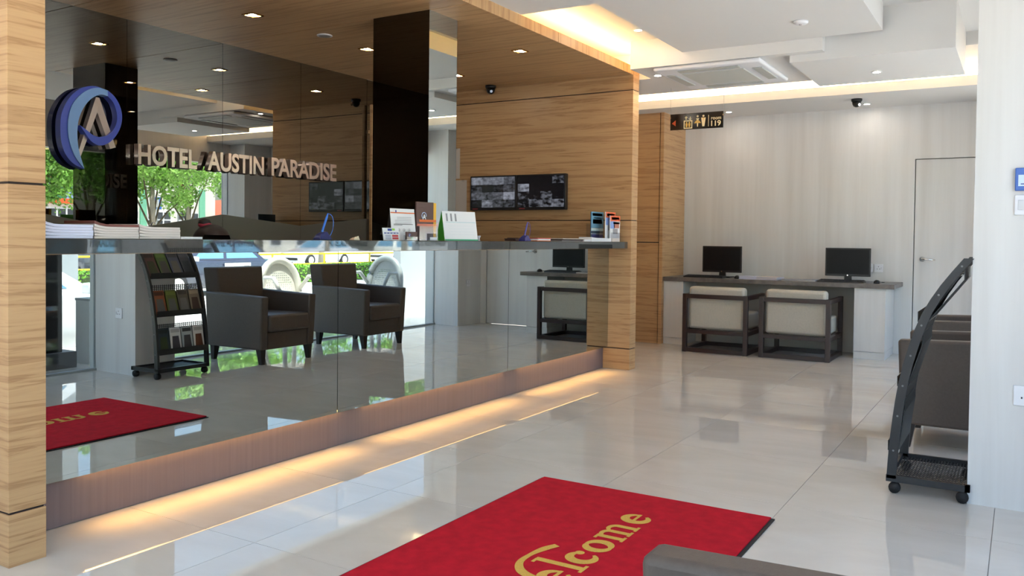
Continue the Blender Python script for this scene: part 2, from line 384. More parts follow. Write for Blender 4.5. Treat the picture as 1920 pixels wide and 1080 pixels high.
# --- wall sign: logo and lettering
lg = thing('wall_logo', 'blue swirl logo with a rose steel letter A on the dark mirror', 'logo', (3.24, YL, 1.58))
def logo_pts(pts): return [on_y(80+x/5.683, 140+y/5.683, YL-.07) for x, y in pts]
def plate(name, pts, m, root, y0, y1):
    a = [(p.x, y0, p.z) for p in pts]; b = [(p.x, y1, p.z) for p in pts]
    return rel(MB().hexa(a, b).build(name, m, root), root)
def strip(name, A, B_, m, root, y0, y1):
    """solid band between two polylines of equal length"""
    mb = MB(); n = len(A)
    for i in range(n-1):
        q = [A[i], A[i+1], B_[i+1], B_[i]]
        mb.quad(*[(p.x, y0, p.z) for p in q]); mb.quad(*[(p.x, y1, p.z) for p in q])
        mb.quad((A[i].x, y0, A[i].z), (A[i+1].x, y0, A[i+1].z), (A[i+1].x, y1, A[i+1].z), (A[i].x, y1, A[i].z))
        mb.quad((B_[i].x, y0, B_[i].z), (B_[i+1].x, y0, B_[i+1].z), (B_[i+1].x, y1, B_[i+1].z), (B_[i].x, y1, B_[i].z))
    return rel(mb.build(name, m, root), root)
def smoothline(pts, n):
    """Catmull-Rom resample"""
    out = []; P_ = [Vector((x, y, 0)) for x, y in pts]; P_ = [P_[0]*2-P_[1]] + P_ + [P_[-1]*2-P_[-2]]
    segs = len(P_)-3
    for i in range(n):
        t = i/(n-1)*segs; k = min(int(t), segs-1); u = t-k; a, b, c, d = P_[k:k+4]
        q = .5*((2*b) + (c-a)*u + (2*a-5*b+4*c-d)*u*u + (3*b-a-3*c+d)*u**3); out.append((q.x, q.y))
    return out
outer = [(432,1005),(320,945),(235,840),(195,720),(184,590),(190,450),(225,340),(290,235),(380,158),(480,124),(575,126),(680,170)]
mid = [(432,1005),(352,905),(300,800),(268,690),(256,580),(262,460),(290,350),(345,262),(425,190),(510,150),(590,142),(680,170)]
inner = [(432,1005),(398,900),(372,800),(358,700),(356,590),(368,490),(398,400),(445,320),(505,258),(570,222),(625,215),(680,232)]
strip('crescent_edge', logo_pts(smoothline(outer, 40)), logo_pts(smoothline(mid, 40)), M['blue_d'], lg, YL-.075, YL-.02)
strip('crescent_face', logo_pts(smoothline(mid, 40)), logo_pts(smoothline(inner, 40)), M['blue_l'], lg, YL-.085, YL-.02)
o2 = [(680,170),(755,240),(810,340),(832,450),(815,560),(765,655),(695,725),(620,755),(555,745),(495,700),(440,625),(385,540)]
i2 = [(680,232),(735,295),(768,375),(780,455),(768,530),(735,595),(690,640),(635,662),(575,664),(515,640),(455,592),(385,540)]
strip('swirl_tail', logo_pts(smoothline(o2, 40)), logo_pts(smoothline(i2, 40)), M['blue_d'], lg, YL-.085, YL-.03)
for k, pts in enumerate(([(575,238),(612,245),(590,400),(408,885),(372,872)], [(612,245),(785,775),(728,790),(590,400)])):
    plate('letter_stroke', logo_pts(pts), M['steel'], lg, YL-.062-.001*k, YL-.02)
for px in ((300, 500), (700, 600), (560, 400)):
    q = on_y(80+px[0]/5.683, 140+px[1]/5.683, YL-.07)
    rel(MB().tube([(q.x, YL-.045, q.z), (q.x, YL-.001, q.z)], .006, 8).build('standoff', M['chrome'], lg), lg)
ls = thing('wall_lettering', 'raised rose steel letters reading HOTEL AUSTIN PARADISE on the dark mirror', 'sign', (4.49, YL, 1.625))
def letters(word, xa, xb, z, h):
    me = text_mesh(word, 1, 0, .028); xs_ = [v.co.x for v in me.vertices]; a0, a1 = min(xs_), max(xs_)
    k = (xb-xa)/(a1-a0)
    # advance of each letter: measure prefixes
    for i, ch in enumerate(word):
        full = text_mesh(word[:i+1], 1, 0, .028); mx = max(v.co.x for v in full.vertices)
        one = text_mesh(ch, 1, .16, .028); ox = max(v.co.x for v in one.vertices)
        ys = [v.co.y for v in one.vertices]; sc = h/.73
        for v in one.vertices:
            v.co.x = xa + (v.co.x + mx - ox - a0)*k; v.co.y *= sc; v.co.z = v.co.z*.14
        one.materials.clear(); one.materials.append(M['steel'])
        o = link('letter', one, ls); o.rotation_euler = FACE_MY; o.location = (0, YL-.045, z); rel(o, ls)
        # z extrude .16*.14 -> 22 mm each way
        bpy.data.meshes.remove(full)
letters('HOTEL', 3.535, 4.006, 1.628, .135); letters('AUSTIN', 4.10, 4.632, 1.630, .138); letters('PARADISE', 4.71, 5.447, 1.632, .142)
# --- downlights
def downlight(x, y, z, label, size=.10, square=True, strength='lamp'):
    t = thing('downlight', label, 'downlight', (x, y, z))
    h = size/2; fr = MB()
    if square:
        for a in ((-h, h, -h, -h*.72), (-h, h, h*.72, h), (-h, -h*.72, -h*.72, h*.72), (h*.72, h, -h*.72, h*.72)): fr.box(*a, -.006, 0)
    else: fr.lathe([(h*.7, -.001), (h*.7, -.006), (h, -.006), (h, -.001)], seg=20)
    fr.build('trim_ring', M['goldtrim'] if square else M['white'], t)
    MB().lathe([(h*.52, -.0045), (h*.5, -.0008)], seg=16).build('lens', M[strength], t)
    return t
for x, y, l in ((3.83, 4.33, 'square gold downlight in the soffit over the books'), (4.95, 4.33, 'square gold downlight in the soffit behind the black column'),
                (6.13, 4.32, 'square gold downlight in the soffit near the dome camera'), (5.56, 3.33, 'square gold downlight in the soffit between column and end wall'),
                (2.65, 4.33, 'square gold downlight in the soffit beside the entrance end wall'), (3.2, 3.33, 'square gold downlight in the soffit over the counter top')):
    downlight(x, y, SOF, l)
sp = thing('ceiling_speaker', 'round white ceiling speaker in the wooden soffit', 'speaker', (4.47, 4.31, SOF))
MB().lathe([(.055, -.001), (.055, -.006), (.045, -.008)], seg=24).build('rim', M['paper'], sp); MB().lathe([(.042, -.0085), (.03, -.010)], seg=20).build('grille', colm('speaker_grille', 150, 146, 142), sp)
for x, y, z, l in ((6.18, 2.62, 2.80, 'round downlight in the golden cove recess'), (7.27, 1.03, 2.515, 'round downlight in the lowest ceiling panel'),
                   (6.86, 2.72, 2.57, 'small round downlight beside the air conditioner'), (9.1, 2.78, 2.56, 'round downlight above the hanging sign end of the desk'),
                   (9.2, 1.39, 2.56, 'round downlight behind the dome camera'), (3.6, 1.6, 2.665, 'round downlight above the welcome mat'),
                   (2.0, 2.2, 2.665, 'round downlight near the entrance end wall'), (.4, 1.7, 2.665, 'round downlight near the glazed front')):
    downlight(x, y, z, l, .085, False)
def dome(x, y, z, label):
    t = thing('dome_camera', label, 'camera', (x, y, z))
    MB().lathe([(.052, 0), (.05, -.02), (.042, -.03)], seg=20).build('base', M['black'], t, smooth=True)
    MB().lathe([(.042, -.03), (.040, -.05), (.03, -.07), (.012, -.08)], seg=20).build('dome', M['black'], t, smooth=True)
    q = MB().tube([(-.025, -.02, -.055), (-.04, -.033, -.062)], .013, 12).build('lens', M['chrome'], t)
dome(6.70, 4.33, SOF, 'black dome camera on the wooden soffit'); dome(8.85, 1.43, 2.56, 'black dome camera on the white ceiling strip')
sd = thing('smoke_detector', 'flat white smoke detector on the white ceiling', 'detector', (5.99, 1.34, 2.665))
MB().lathe([(.05, 0), (.05, -.012), (.035, -.022)], seg=20).build('housing', M['paper'], sd, smooth=True); MB().lathe([(.012, -.022), (.01, -.026)], seg=10).build('sensor', colm('sensor_grey', 170, 160, 162), sd)
# --- air conditioner cassette
ac = thing('air_conditioner', 'white four way cassette air conditioner in the ceiling', 'air conditioner', (7.0, 2.2, 2.57))
box('panel', M['paper'], ac, -.46, .46, -.44, .44, -.035, 0, .03, 3)
box('intake_grille', colm('ac_grille', 205, 206, 200), ac, -.27, .27, -.26, .26, -.042, -.034, .004, 1)
for k in range(4):
    o = box('louver', colm('ac_louver', 188, 190, 186), ac, -.40, -.32, -.25, .25, -.043, -.034, .004, 1); o.rotation_euler = (0, 0, k*pi/2)
# --- screens on the end wall
def screen_mat(name, cols, rows, seed, fillrow):
    m, n, l, p = newmat(name)
    tc = n.new('ShaderNodeTexCoord'); mp = n.new('ShaderNodeMapping'); mp.inputs['Scale'].default_value = (1, cols, rows); mp.inputs['Location'].default_value = (seed, 0, 0)
    l.new(tc.outputs['Generated'], mp.inputs[0])
    fl_ = n.new('ShaderNodeVectorMath'); fl_.operation = 'FLOOR'; l.new(mp.outputs[0], fl_.inputs[0])
    v = n.new('ShaderNodeTexWhiteNoise'); v.noise_dimensions = '3D'; l.new(fl_.outputs[0], v.inputs['Vector'])
    t = n.new('ShaderNodeTexNoise'); t.inputs['Scale'].default_value = 2.6; t.inputs['Detail'].default_value = 4; l.new(mp.outputs[0], t.inputs['Vector'])
    mul = n.new('ShaderNodeMath'); mul.operation = 'MULTIPLY'; l.new(v.outputs['Value'], mul.inputs[0]); l.new(t.outputs['Fac'], mul.inputs[1])
    r = n.new('ShaderNodeValToRGB'); r.color_ramp.elements[0].position = fillrow; r.color_ramp.elements[0].color = (.004, .004, .005, 1)
    r.color_ramp.elements[1].position = .62; r.color_ramp.elements[1].color = (.30, .32, .38, 1)
    l.new(mul.outputs[0], r.inputs[0]); l.new(r.outputs[0], p.inputs['Emission Color']); p.inputs['Emission Strength'].default_value = .35
    p.inputs['Base Color'].default_value = (.004, .004, .005, 1); p.inputs['Roughness'].default_value = .15
    return m
for (ya, yb, seed, fr_, l) in ((4.092, 4.612, 3.1, .16, 'surveillance screen full of camera pictures on the end wall'), (3.567, 4.085, 9.7, .27, 'surveillance screen with black tiles, nearer the counter front')):
    t = thing('wall_screen', l, 'screen', (6.84, (ya+yb)/2, 1.418)); h = (yb-ya)/2
    box('housing', M['black'], t, -.05, 0, -h, h, 0, .33, .004, 2)
    box('display', screen_mat('cctv_'+str(seed), 4, 4, seed, fr_), t, -.0525, -.049, -h+.014, h-.014, .026, .316)
    box('brand_plate', colm('red_badge', 150, 60, 66), t, -.0515, -.049, h-.09, h-.03, .008, .018)
for i, (ya, yb, za, zb) in enumerate(((4.775, 4.985, 1.735, 2.033), (4.69, 4.90, 1.392, 1.718))):
    t = thing('wall_notice', ('upper' if i == 0 else 'lower') + ' paper notice taped to the end wall beside the column', 'notice', (6.844, (ya+yb)/2, za))
    box('sheet', M['paper2'], t, -.0015, 0, -(yb-ya)/2, (yb-ya)/2, 0, zb-za)
    for k in (-1, 1): box('tape', M['acrylic'], t, -.0022, -.0015, k*.06-.015, k*.06+.015, zb-za-.015, zb-za+.008)

# ================================================================== THINGS ON THE COUNTER
def px_x(px, Y): return on_y(px, 450, Y).x
def stack(label, xa, xb, y0, y1, h, m, curl=0.0, cover=None, n=5):
    t = thing('paper_stack', label, 'papers', ((xa+xb)/2, (y0+y1)/2, ZC)); hx, hy = (xb-xa)/2, (y1-y0)/2
    rnd = random.Random(int(xa*1000))
    for k in range(n):
        dx = rnd.uniform(-.002, .002); mb = MB(); z0, z1 = h*k/n, h*(k+1)/n - .0006; N = 8; lo = []; hi = []
        for i in range(N+1):
            u = -hx + 2*hx*i/N; c = curl*max(0, (1-i/N*3))**2*(k/n)
            lo.append((u, z0+c)); hi.append((u, z1+c*1.15))
        pts = lo + hi[::-1]
        mb.hexa([(p[0]+dx, -hy, p[1]) for p in pts], [(p[0]+dx, hy, p[1]) for p in pts])
        mb.build('booklet', cover if (cover and k == n-1) else m, t)
    return t
stack('tall stack of bluish white booklets against the entrance end wall', 1.69, px_x(169, 3.02), 3.0, 3.2, .052, colm('bluish_paper', 205, 208, 230, .7), .02, None, 5)
stack('middle stack of cream booklets with curled corner on the slab', px_x(171, 3.02), px_x(254, 3.02), 3.0, 3.2, .055, M['paper2'], .014, colm('maroon_cover', 120, 70, 62), 6)
stack('cream booklet stack beside the single white pad', px_x(256, 3.02), px_x(332, 3.02), 3.0, 3.2, .048, M['paper2'], .012, None, 5)
stack('thin white pad lying on the slab', px_x(333, 3.02), px_x(373, 3.02), 3.0, 3.14, .010, M['paper'], 0, None, 2)
def pen(label, x, y, m, mcord):
    t = thing('pen_stand', label, 'pen', (x, y, ZC))
    MB().hexa([(-.045, -.03, 0), (.045, -.03, 0), (.045, .03, 0), (-.045, .03, 0)], [(-.030, -.02, .028), (.012, -.02, .045), (.012, .02, .045), (-.030, .02, .028)]).build('base', m, t, .004, 2)
    MB().tube([(-.005, 0, .04), (.028, 0, .115), (.036, 0, .135)], [.006, .006, .003], 8).build('pen', mcord, t)
    pts = []
    for i in range(13):
        u = i/12; pts.append((.036 + .05*sin(pi*u) + .02*u - .06*u*u, .004, .132*(1-u) + .004 + .02*sin(2*pi*u)))
    MB().tube(pts, .0018, 6).build('cord', mcord, t)
pen('bright blue counter pen on a navy holder with cord', px_x(605, 3.08), 3.08, colm('navy_plastic', 22, 34, 96, .3), colm('blue_plastic', 66, 118, 206, .25))
pen('violet counter pen in front of the magazines', px_x(984, 3.04), 3.04, colm('violet_base', 42, 44, 120, .3), colm('violet_plastic', 98, 92, 168, .4))
t = thing('crumpled_tissue', 'small crumpled cream slip on the slab', 'paper', (px_x(664, 3.08), 3.08, ZC))
MB().hexa([(-.03, -.015, 0), (.035, -.01, 0), (.03, .02, 0), (-.02, .02, 0)], [(-.02, -.01, .008), (.025, -.008, .022), (.022, .012, .018), (-.015, .012, .004)]).build('slip', colm('cream_slip', 226, 212, 186), t)
MB().hexa([(-.045, -.01, 0), (-.02, -.02, 0), (-.015, .005, 0)], [(-.04, -.008, .007), (-.022, -.015, .015), (-.02, 0, .010)]).build('fold', colm('cream_slip2', 200, 160, 130), t)
def easel(name, label, cat, xa, xb, y, h, lean, rz, face, backm=None, tent=False):
    """leaning panel: local x along width, front faces -y"""
    t = thing(name, label, cat, ((xa+xb)/2, y, ZC), rz); hx = (xb-xa)/2/max(.3, cos(rz))
    fr = MB().hexa([(-hx, 0, 0), (hx, 0, 0), (hx, .003, 0), (-hx, .003, 0)], [(-hx, lean, h), (hx, lean, h), (hx, lean+.003, h), (-hx, lean+.003, h)]).build('front_panel', face, t)
    MB().hexa([(-hx, lean*2+.02, 0), (hx, lean*2+.02, 0), (hx, lean*2+.023, 0), (-hx, lean*2+.023, 0)], [(-hx, lean, h), (hx, lean, h), (hx, lean+.003, h), (-hx, lean+.003, h)]).build('back_panel', backm or M['acrylic'], t)
    return t, hx
def face_rect(t, hx, h, lean, u0, u1, v0, v1, m, name='print', lift=.0012):
    f = lambda u, v: (-hx + 2*hx*u, lean*v - lift, h*v)
    return MB().quad(f(u0, v0), f(u1, v0), f(u1, v1), f(u0, v1)).build(name, m, t)
def face_text(t, hx, h, lean, u, v, txt, size, m, width=None, **k):
    return text('print', txt, m, t, (-hx+2*hx*u, lean*v-.002, h*v), (pi/2-math.atan2(lean, h), 0, 0), size, width=width, **k)
RZ = -0.10
BLUE = colm('print_blue', 40, 62, 150, .5); RED = colm('print_red', 200, 60, 66, .5); GREY = colm('print_grey', 150, 150, 156, .6); ORG = colm('print_orange', 226, 110, 44, .5)
LIME = colm('print_lime', 150, 200, 60, .5); BROWN = colm('print_brown', 92, 64, 60, .5); YEL = colm('print_yellow', 230, 176, 50, .5); DARK = colm('print_dark', 50, 44, 48, .5)
# price card
t, hx = easel('price_card', 'small card with a lime and blue badge and red price boxes', 'card', px_x(716, 3.08), px_x(743, 3.08), 3.06, .07, .012, RZ, M['paper'])
face_rect(t, hx, .07, .012, .30, .56, .76, .94, BLUE); face_rect(t, hx, .07, .012, .57, .75, .80, .96, LIME)
face_rect(t, hx, .07, .012, .08, .94, .52, .64, BLUE)
for v in (.34, .14):
    face_rect(t, hx, .07, .012, .54, .92, v-.06, v+.1, RED)
    for q in (0, 1): face_rect(t, hx, .07, .012, .12, .46, v-.05+.09*q, v-.02+.09*q, BLUE)
for q in range(4): face_rect(t, hx, .07, .012, .14+.2*q, .28+.2*q, .555, .605, M['paper'], lift=.002)
# notice sheet
HN = .185
t, hx = easel('notice_stand', 'white notice sheet with an orange stripe leaning on the counter', 'notice', px_x(743, 3.08), px_x(783, 3.08), 3.10, HN, .02, RZ, M['paper'])
face_rect(t, hx, HN, .02, 0, 1, .85, .885, ORG); face_rect(t, hx, HN, .02, .20, .25, .86, .95, BLUE)
for k in range(5): face_rect(t, hx, HN, .02, .25 if k < 2 else .16, .85, .72-.05*k, .732-.05*k, GREY)
face_rect(t, hx, HN, .02, .10, .9, .50, .515, DARK); face_rect(t, hx, HN, .02, .10, .45, .47, .482, DARK)
for k, s in enumerate(('8', '9', '2')):
    a = -hx+2*hx*(.3+.21*k); f = MB()
    ring = [(a+.0085*cos(q*pi/8), .02*.34-.0015, HN*.32+.0085*sin(q*pi/8)) for q in range(16)]
    f.tube(ring, .0007, 4, True).build('print', DARK, t)
    MB().poly([(a+.004*cos(q*pi/5), .02*.31-.0022, HN*.32+.003*sin(q*pi/5)) for q in range(10)]).build('print', GREY, t)
# name card holder
t = thing('card_holder', 'clear holder with brown business cards in front of the notice', 'card holder', (px_x(775, 3.02), 3.03, ZC), RZ)
box('cards', BROWN, t, -.044, .044, 0, .012, .004, .05, .001, 1)
hm = MB().box(-.048, .048, -.004, -.002, 0, .022).box(-.048, .048, -.004, .02, 0, .003).box(-.048, -.046, -.004, .02, 0, .03).box(.046, .048, -.004, .02, 0, .03)
hm.build('holder', M['acrylic'], t)
MB().tube([(-.02+.008*cos(q*pi/6), -.0012, .030+.008*sin(q*pi/6)) for q in range(11)], .0012, 5).build('print', colm('print_lightblue', 130, 150, 220), t)
text('print', 'A', M['paper'], t, (-.025, -.0008, .024), (pi/2, 0, 0), .014)
MB().hexa([(-.044, -.001, .004), (.044, -.001, .004), (.044, -.001, .014), (-.044, -.001, .008)], [(-.044, 0, .004), (.044, 0, .004), (.044, 0, .014), (-.044, 0, .008)]).build('print', M['paper2'], t)
# brochure holder
t = thing('brochure_holder', 'clear holder with a dark brown brochure, orange stripe and ringed letter A', 'brochure', (px_x(803, 3.08), 3.09, ZC), RZ)
bw = (px_x(819, 3.08)-px_x(786, 3.08))/2
box('brochure', BROWN, t, -bw, bw*.72, .006, .016, .004, .232, .001, 1); box('brochure', YEL, t, bw*.72, bw, .006, .016, .004, .229, .001, 1)
MB().quad((-bw*.7, .0055, .112), (bw, .0055, .112), (bw, .0055, .126), (-bw*.7, .0055, .126)).build('print', ORG, t)
MB().tube([(-bw*.25+.019*cos(q*pi/10), .005, .150+.019*sin(q*pi/10)) for q in range(-1, 15)], .0026, 6).build('print', colm('print_paleblue', 190, 205, 240), t)
text('print', 'A', M['paper'], t, (-bw*.25-.012, .0045, .128), (pi/2, 0, 0), .042, offset=.0008)
hm = MB().box(-bw-.004, bw+.004, -.006, -.003, 0, .10).box(-bw-.004, -bw-.001, -.006, .03, 0, .11).box(bw+.001, bw+.004, -.006, .03, 0, .11).box(-bw-.004, bw+.004, .027, .03, 0, .14).box(-bw-.004, bw+.004, -.006, .03, 0, .003)
hm.build('holder', M['acrylic'], t)
MB().box(.02, bw-.004, -.0075, -.006, .004, .02).build('sticker', M['paper'], t)
# tent calendar
t, hx = easel('desk_calendar', 'white desk calendar on a bright green folded stand', 'calendar', px_x(836, 3.06), px_x(880, 3.06), 3.03, .185, .035, -.28, M['paper'], colm('calendar_green', 58, 150, 40, .4))
MB().hexa([(-hx, 0, 0), (-hx, .035*2+.022, 0), (-hx, .036, .183)], [(-hx+.002, 0, 0), (-hx+.002, .035*2+.022, 0), (-hx+.002, .036, .183)]).build('side_gusset', colm('calendar_green', 58, 150, 40), t)
face_rect(t, hx, .185, .035, 0, 1, 0, .05, colm('calendar_teal', 70, 170, 130)); face_rect(t, hx, .185, .035, .08, .98, .62, .635, colm('print_paleteal', 170, 205, 215))
for k in range(3): face_rect(t, hx, .185, .035, .10+.13*k, .15+.13*k, .66, .92, GREY)
for k in range(4): face_rect(t, hx, .185, .035, .15, .9, .5-.1*k, .505-.1*k, colm('print_faint', 205, 216, 224))
t = thing('leaflet_rack', 'clear rack of white leaflets behind the green calendar', 'leaflet rack', (px_x(886, 3.12), 3.15, ZC), -.2)
for k in range(3): MB().hexa([(-.03, -.03+.02*k, .002), (.02, -.03+.02*k, .002), (.02, -.028+.02*k, .002), (-.03, -.028+.02*k, .002)], [(-.03, -.01+.02*k, .09+.04*k), (.02, -.01+.02*k, .09+.04*k), (.02, -.008+.02*k, .09+.04*k), (-.03, -.008+.02*k, .09+.04*k)]).build('leaflet', M['paper'], t)
MB().box(-.035, .025, -.04, -.037, 0, .06).box(-.035, .025, -.04, .04, 0, .003).build('holder', M['acrylic'], t)
t = thing('paper_cup', 'small pale paper cup standing alone on the slab', 'cup', (px_x(897, 3.1), 3.1, ZC))
MB().lathe([(.012, 0), (.009, .014), (.016, .034), (.014, .034), (.008, .016)], seg=14).build('cup', colm('pale_lilac', 210, 204, 214), t, smooth=True); MB().lathe([(.013, 0), (.013, .002)], seg=14).build('foot', M['paper'], t)
# magazines towards the right end
def mags(label, xa, xb, y0, y1, cols, th=.006):
    t = thing('magazine_pile', label, 'magazines', ((xa+xb)/2, (y0+y1)/2, ZC)); hx, hy = (xb-xa)/2, (y1-y0)/2; rnd = random.Random(label)
    for k, c in enumerate(cols):
        dx, a = rnd.uniform(-.02, .02), rnd.uniform(-.04, .04)
        o = box('magazine', c, t, -hx, hx, -hy, hy, 0, th*.92, .0008, 1); o.location = (dx, 0, th*k); o.rotation_euler = (0, 0, a)
mags('low pile of dark magazines behind the violet pen', px_x(962, 3.16), px_x(1020, 3.16), 3.125, 3.22, [DARK, BROWN, DARK, BROWN])
mags('white and orange edged magazines beside the violet pen', px_x(1002, 3.02), px_x(1026, 3.02), 2.985, 3.06, [ORG, M['paper'], M['paper'], RED], .006)
mags('long flat pile of grey and brown magazines', px_x(1032, 3.1), px_x(1074, 3.1), 3.0, 3.2, [GREY, BROWN, DARK, M['paper2']], .006)
mags('thin white leaflets beside the printed paper stack', px_x(1085, 3.05), px_x(1100, 3.05), 2.99, 3.1, [M['paper'], M['paper']], .008)
stack('short white paper stack under the brochure stands', px_x(1106, 3.0), px_x(1144, 3.0), 2.985, 3.1, .030, M['paper'], .008, None, 4)
stack('small cream paper stack at the far end of the slab', px_x(1146, 2.985), px_x(1160, 2.985), 2.975, 3.0, .030, M['paper2'], 0, None, 4)
def flyer(label, xa, xb, y, h, base, bands, twin=False):
    t = thing('brochure_stand', label, 'brochure', ((xa+xb)/2, y, ZC)); hx = (xb-xa)/2
    n = 2 if twin else 1
    for k in range(n):
        dz, dy, dx = (.03, .03, -.03) if k == 1 else (0, 0, 0)
        box('brochure', base, t, -hx+dx, hx+dx, dy, dy+.008, .002, h+dz, .001, 1)
        for (u0, u1, v0, v1, m) in bands: MB().quad((-hx+2*hx*u0+dx, dy-.0008, h*v0+dz), (-hx+2*hx*u1+dx, dy-.0008, h*v0+dz), (-hx+2*hx*u1+dx, dy-.0008, h*v1+dz), (-hx+2*hx*u0+dx, dy-.0008, h*v1+dz)).build('print', m, t)
    MB().box(-hx-.003, hx+.003, -.01, -.008, 0, h*.35).box(-hx-.003, hx+.003, -.01, .045, 0, .002).box(-hx-.003, hx+.003, .042, .045, 0, h*.6).build('holder', M['acrylic'], t)
SKYB = colm('print_skyblue', 104, 156, 184)
flyer('blue grey travel brochure in a clear stand', px_x(1108, 3.14), px_x(1131, 3.14), 3.14, .255, colm('print_navygrey', 60, 84, 104), [(.0, 1, .45, 1, SKYB), (.1, .9, .86, .95, colm('print_slate', 88, 112, 130)), (.2, .8, .78, .81, M['paper']), (.12, .88, .60, .75, colm('print_slate', 88, 112, 130)), (0, 1, .36, .46, colm('print_pale', 200, 216, 214)), (.05, .95, .02, .24, colm('print_violet', 84, 82, 150)), (.0, 1, .25, .27, M['paper'])])
flyer('pair of orange and white phone brochures at the end of the slab', px_x(1148, 3.0), px_x(1166, 3.0), 3.02, .225, M['paper'], [(0, 1, .78, 1, colm('print_coral', 236, 116, 78)), (.12, .9, .84, .94, colm('print_peach', 246, 170, 140)), (0, .45, .50, .78, colm('print_cornflower', 140, 168, 226)), (.35, .9, .52, .74, colm('print_face', 196, 130, 112)), (.3, .95, .68, .76, DARK), (.25, .75, .30, .5, GREY)], True)
# monitor on the inner desk, seen in the dark mirror
def monitor(name, label, loc, rz, wd, hg, zlift, group=None, kb=True):
    t = thing(name, label, 'monitor', loc, rz, group)
    box('bezel', M['black'], t, -.022, 0, -wd/2, wd/2, zlift, zlift+hg, .004, 2)
    box('screen', mat('screen_black', (.006, .006, .007, 1), .35, spec=.2), t, -.0235, -.0215, -wd/2+.014, wd/2-.014, zlift+.022, zlift+hg-.014)
    MB().lathe([(.006, -.0238), (.006, -.0232)], (0, 0, zlift+.011), 12, 'x').build('badge', M['chrome'], t)
    MB().hexa([(.0, -.035, .012), (.03, -.035, .012), (.03, .035, .012), (0, .035, .012)], [(.0, -.03, zlift+.1), (.025, -.03, zlift+.1), (.025, .03, zlift+.1), (0, .03, zlift+.1)]).build('neck', M['black'], t)
    box('stand_base', M['black'], t, -.09, .09, -.11, .11, 0, .012, .004, 2)
    return t

# ---- receptionist
def skin_body(name, verts, edges, radii, m, root_i, parent, sub=2):
    me = bpy.data.meshes.new(name); me.from_pydata(verts, edges, []); me.update(); me.materials.append(m)
    o = bpy.data.objects.new(name, me); COL.objects.link(o); o.parent = parent
    o.modifiers.new('skin', 'SKIN'); o.modifiers.new('sub', 'SUBSURF').levels = sub; o.modifiers['sub'].render_levels = sub
    for i, r in enumerate(radii):
        sv = me.skin_vertices[0].data[i]; sv.radius = r if isinstance(r, tuple) else (r, r); sv.use_root = (i == root_i)
    o.modifiers['skin'].use_smooth_shade = True
    return o
pr = thing('person', 'person with dark tied up hair and a red hair tie seated behind the counter', 'person', (3.13, 3.98, 0))
V = [(0,0,.50),(0,-.01,.66),(0,-.05,.82),(0,-.09,.91),(0,-.115,.985),(0,-.13,1.04),(0,-.135,1.11)]
E_ = [(0,1),(1,2),(2,3),(3,4),(4,5),(5,6)]
Rr = [(.15,.12),(.135,.105),(.15,.11),(.11,.08),(.05,.05),(.07,.075),(.078,.088)]
for s in (-1, 1):
    b = len(V)
    V += [(s*.17,-.06,.87),(s*.22,-.10,.70),(s*.20,-.24,.785),(s*.17,-.30,.79)]; Rr += [.062,.05,.036,.028]; E_ += [(3,b),(b,b+1),(b+1,b+2),(b+2,b+3)]
    for f in range(4):
        c = len(V); V += [(s*(.19-.020*f),-.345,.792),(s*(.19-.021*f),-.385+.006*abs(f-1.5),.775)]; Rr += [.011,.009]; E_ += [(b+3,c),(c,c+1)]
    c = len(V); V += [(s*.125,-.32,.785),(s*.115,-.35,.77)]; Rr += [.012,.010]; E_ += [(b+3,c),(c,c+1)]
    c = len(V); V += [(s*.10,-.04,.50),(s*.11,-.42,.50),(s*.11,-.40,.09),(s*.11,-.50,.04)]; Rr += [.095,.065,.045,.035]; E_ += [(0,c),(c,c+1),(c+1,c+2),(c+2,c+3)]
bd = skin_body('body', V, E_, Rr, colm('skin_tone', 196, 150, 122, .55), 0, pr)
HAIR = colm('dark_hair', 34, 22, 20, .5)
hd = MB(); NU, NV = 28, 16; C_h = Vector((0, -.118, 1.112)); R_h = Vector((.102, .106, .098)); idx = {}
for j in range(NV+1):
    for i in range(NU):
        th = pi*j/NV; ph = 2*pi*i/NU; wob = 1+.018*sin(9*ph)*sin(th)
        idx[i, j] = len(hd.v); hd.v.append(tuple(C_h+Vector((R_h.x*sin(th)*cos(ph)*wob, R_h.y*sin(th)*sin(ph)*wob, R_h.z*cos(th)))))
for j in range(NV):
    for i in range(NU):
        q = [idx[i, j], idx[(i+1) % NU, j], idx[(i+1) % NU, j+1], idx[i, j+1]]; c = sum((Vector(hd.v[k]) for k in q), Vector())/4-C_h
        if (c.y < -.035 and c.z < .035) or c.z < -.07: continue        # face and neck stay free
        hd.f.append(tuple(q))
hd.build('hair', HAIR, pr, smooth=True)
MB().lathe([(.006, -.026), (.026, -.018), (.036, 0), (.030, .018), (.010, .028)], seg=18).build('hair_bun', HAIR, pr, smooth=True).location = (-.012, -.075, 1.214)
tie = MB(); tie.tube([(.030*cos(k*pi/6), .030*sin(k*pi/6), .003*sin(k*pi/2)) for k in range(12)], .011, 8, True); tie.build('hair_tie', colm('hair_tie_red', 160, 44, 66), pr, smooth=True).location = (-.012, -.082, 1.203)
MB().lathe([(.002, -.016), (.012, -.006), (.013, .002), (.006, .012)], (0, -.226, 1.068), 10, 'z').build('nose', M['skin_tone'], pr, smooth=True)
MB().tube([(-.022, -.214, 1.035), (0, -.221, 1.033), (.022, -.214, 1.035)], [.003, .005, .003], 6).build('mouth', colm('lip_rose', 170, 92, 90), pr, smooth=True)
for s_ in (-1, 1): MB().lathe([(.006, -.022), (.016, -.006), (.016, .008), (.006, .022)], (s_*.082, -.135, 1.075), 10, 'z').build('ear', M['skin_tone'], pr, smooth=True)
for s in (-1, 1): MB().lathe([(.004, -.006), (.011, 0), (.004, .006)], (s*.03, -.213, 1.085), 10, 'y').build('eye', colm('eye_dark', 30, 24, 22, .2), pr, smooth=True)
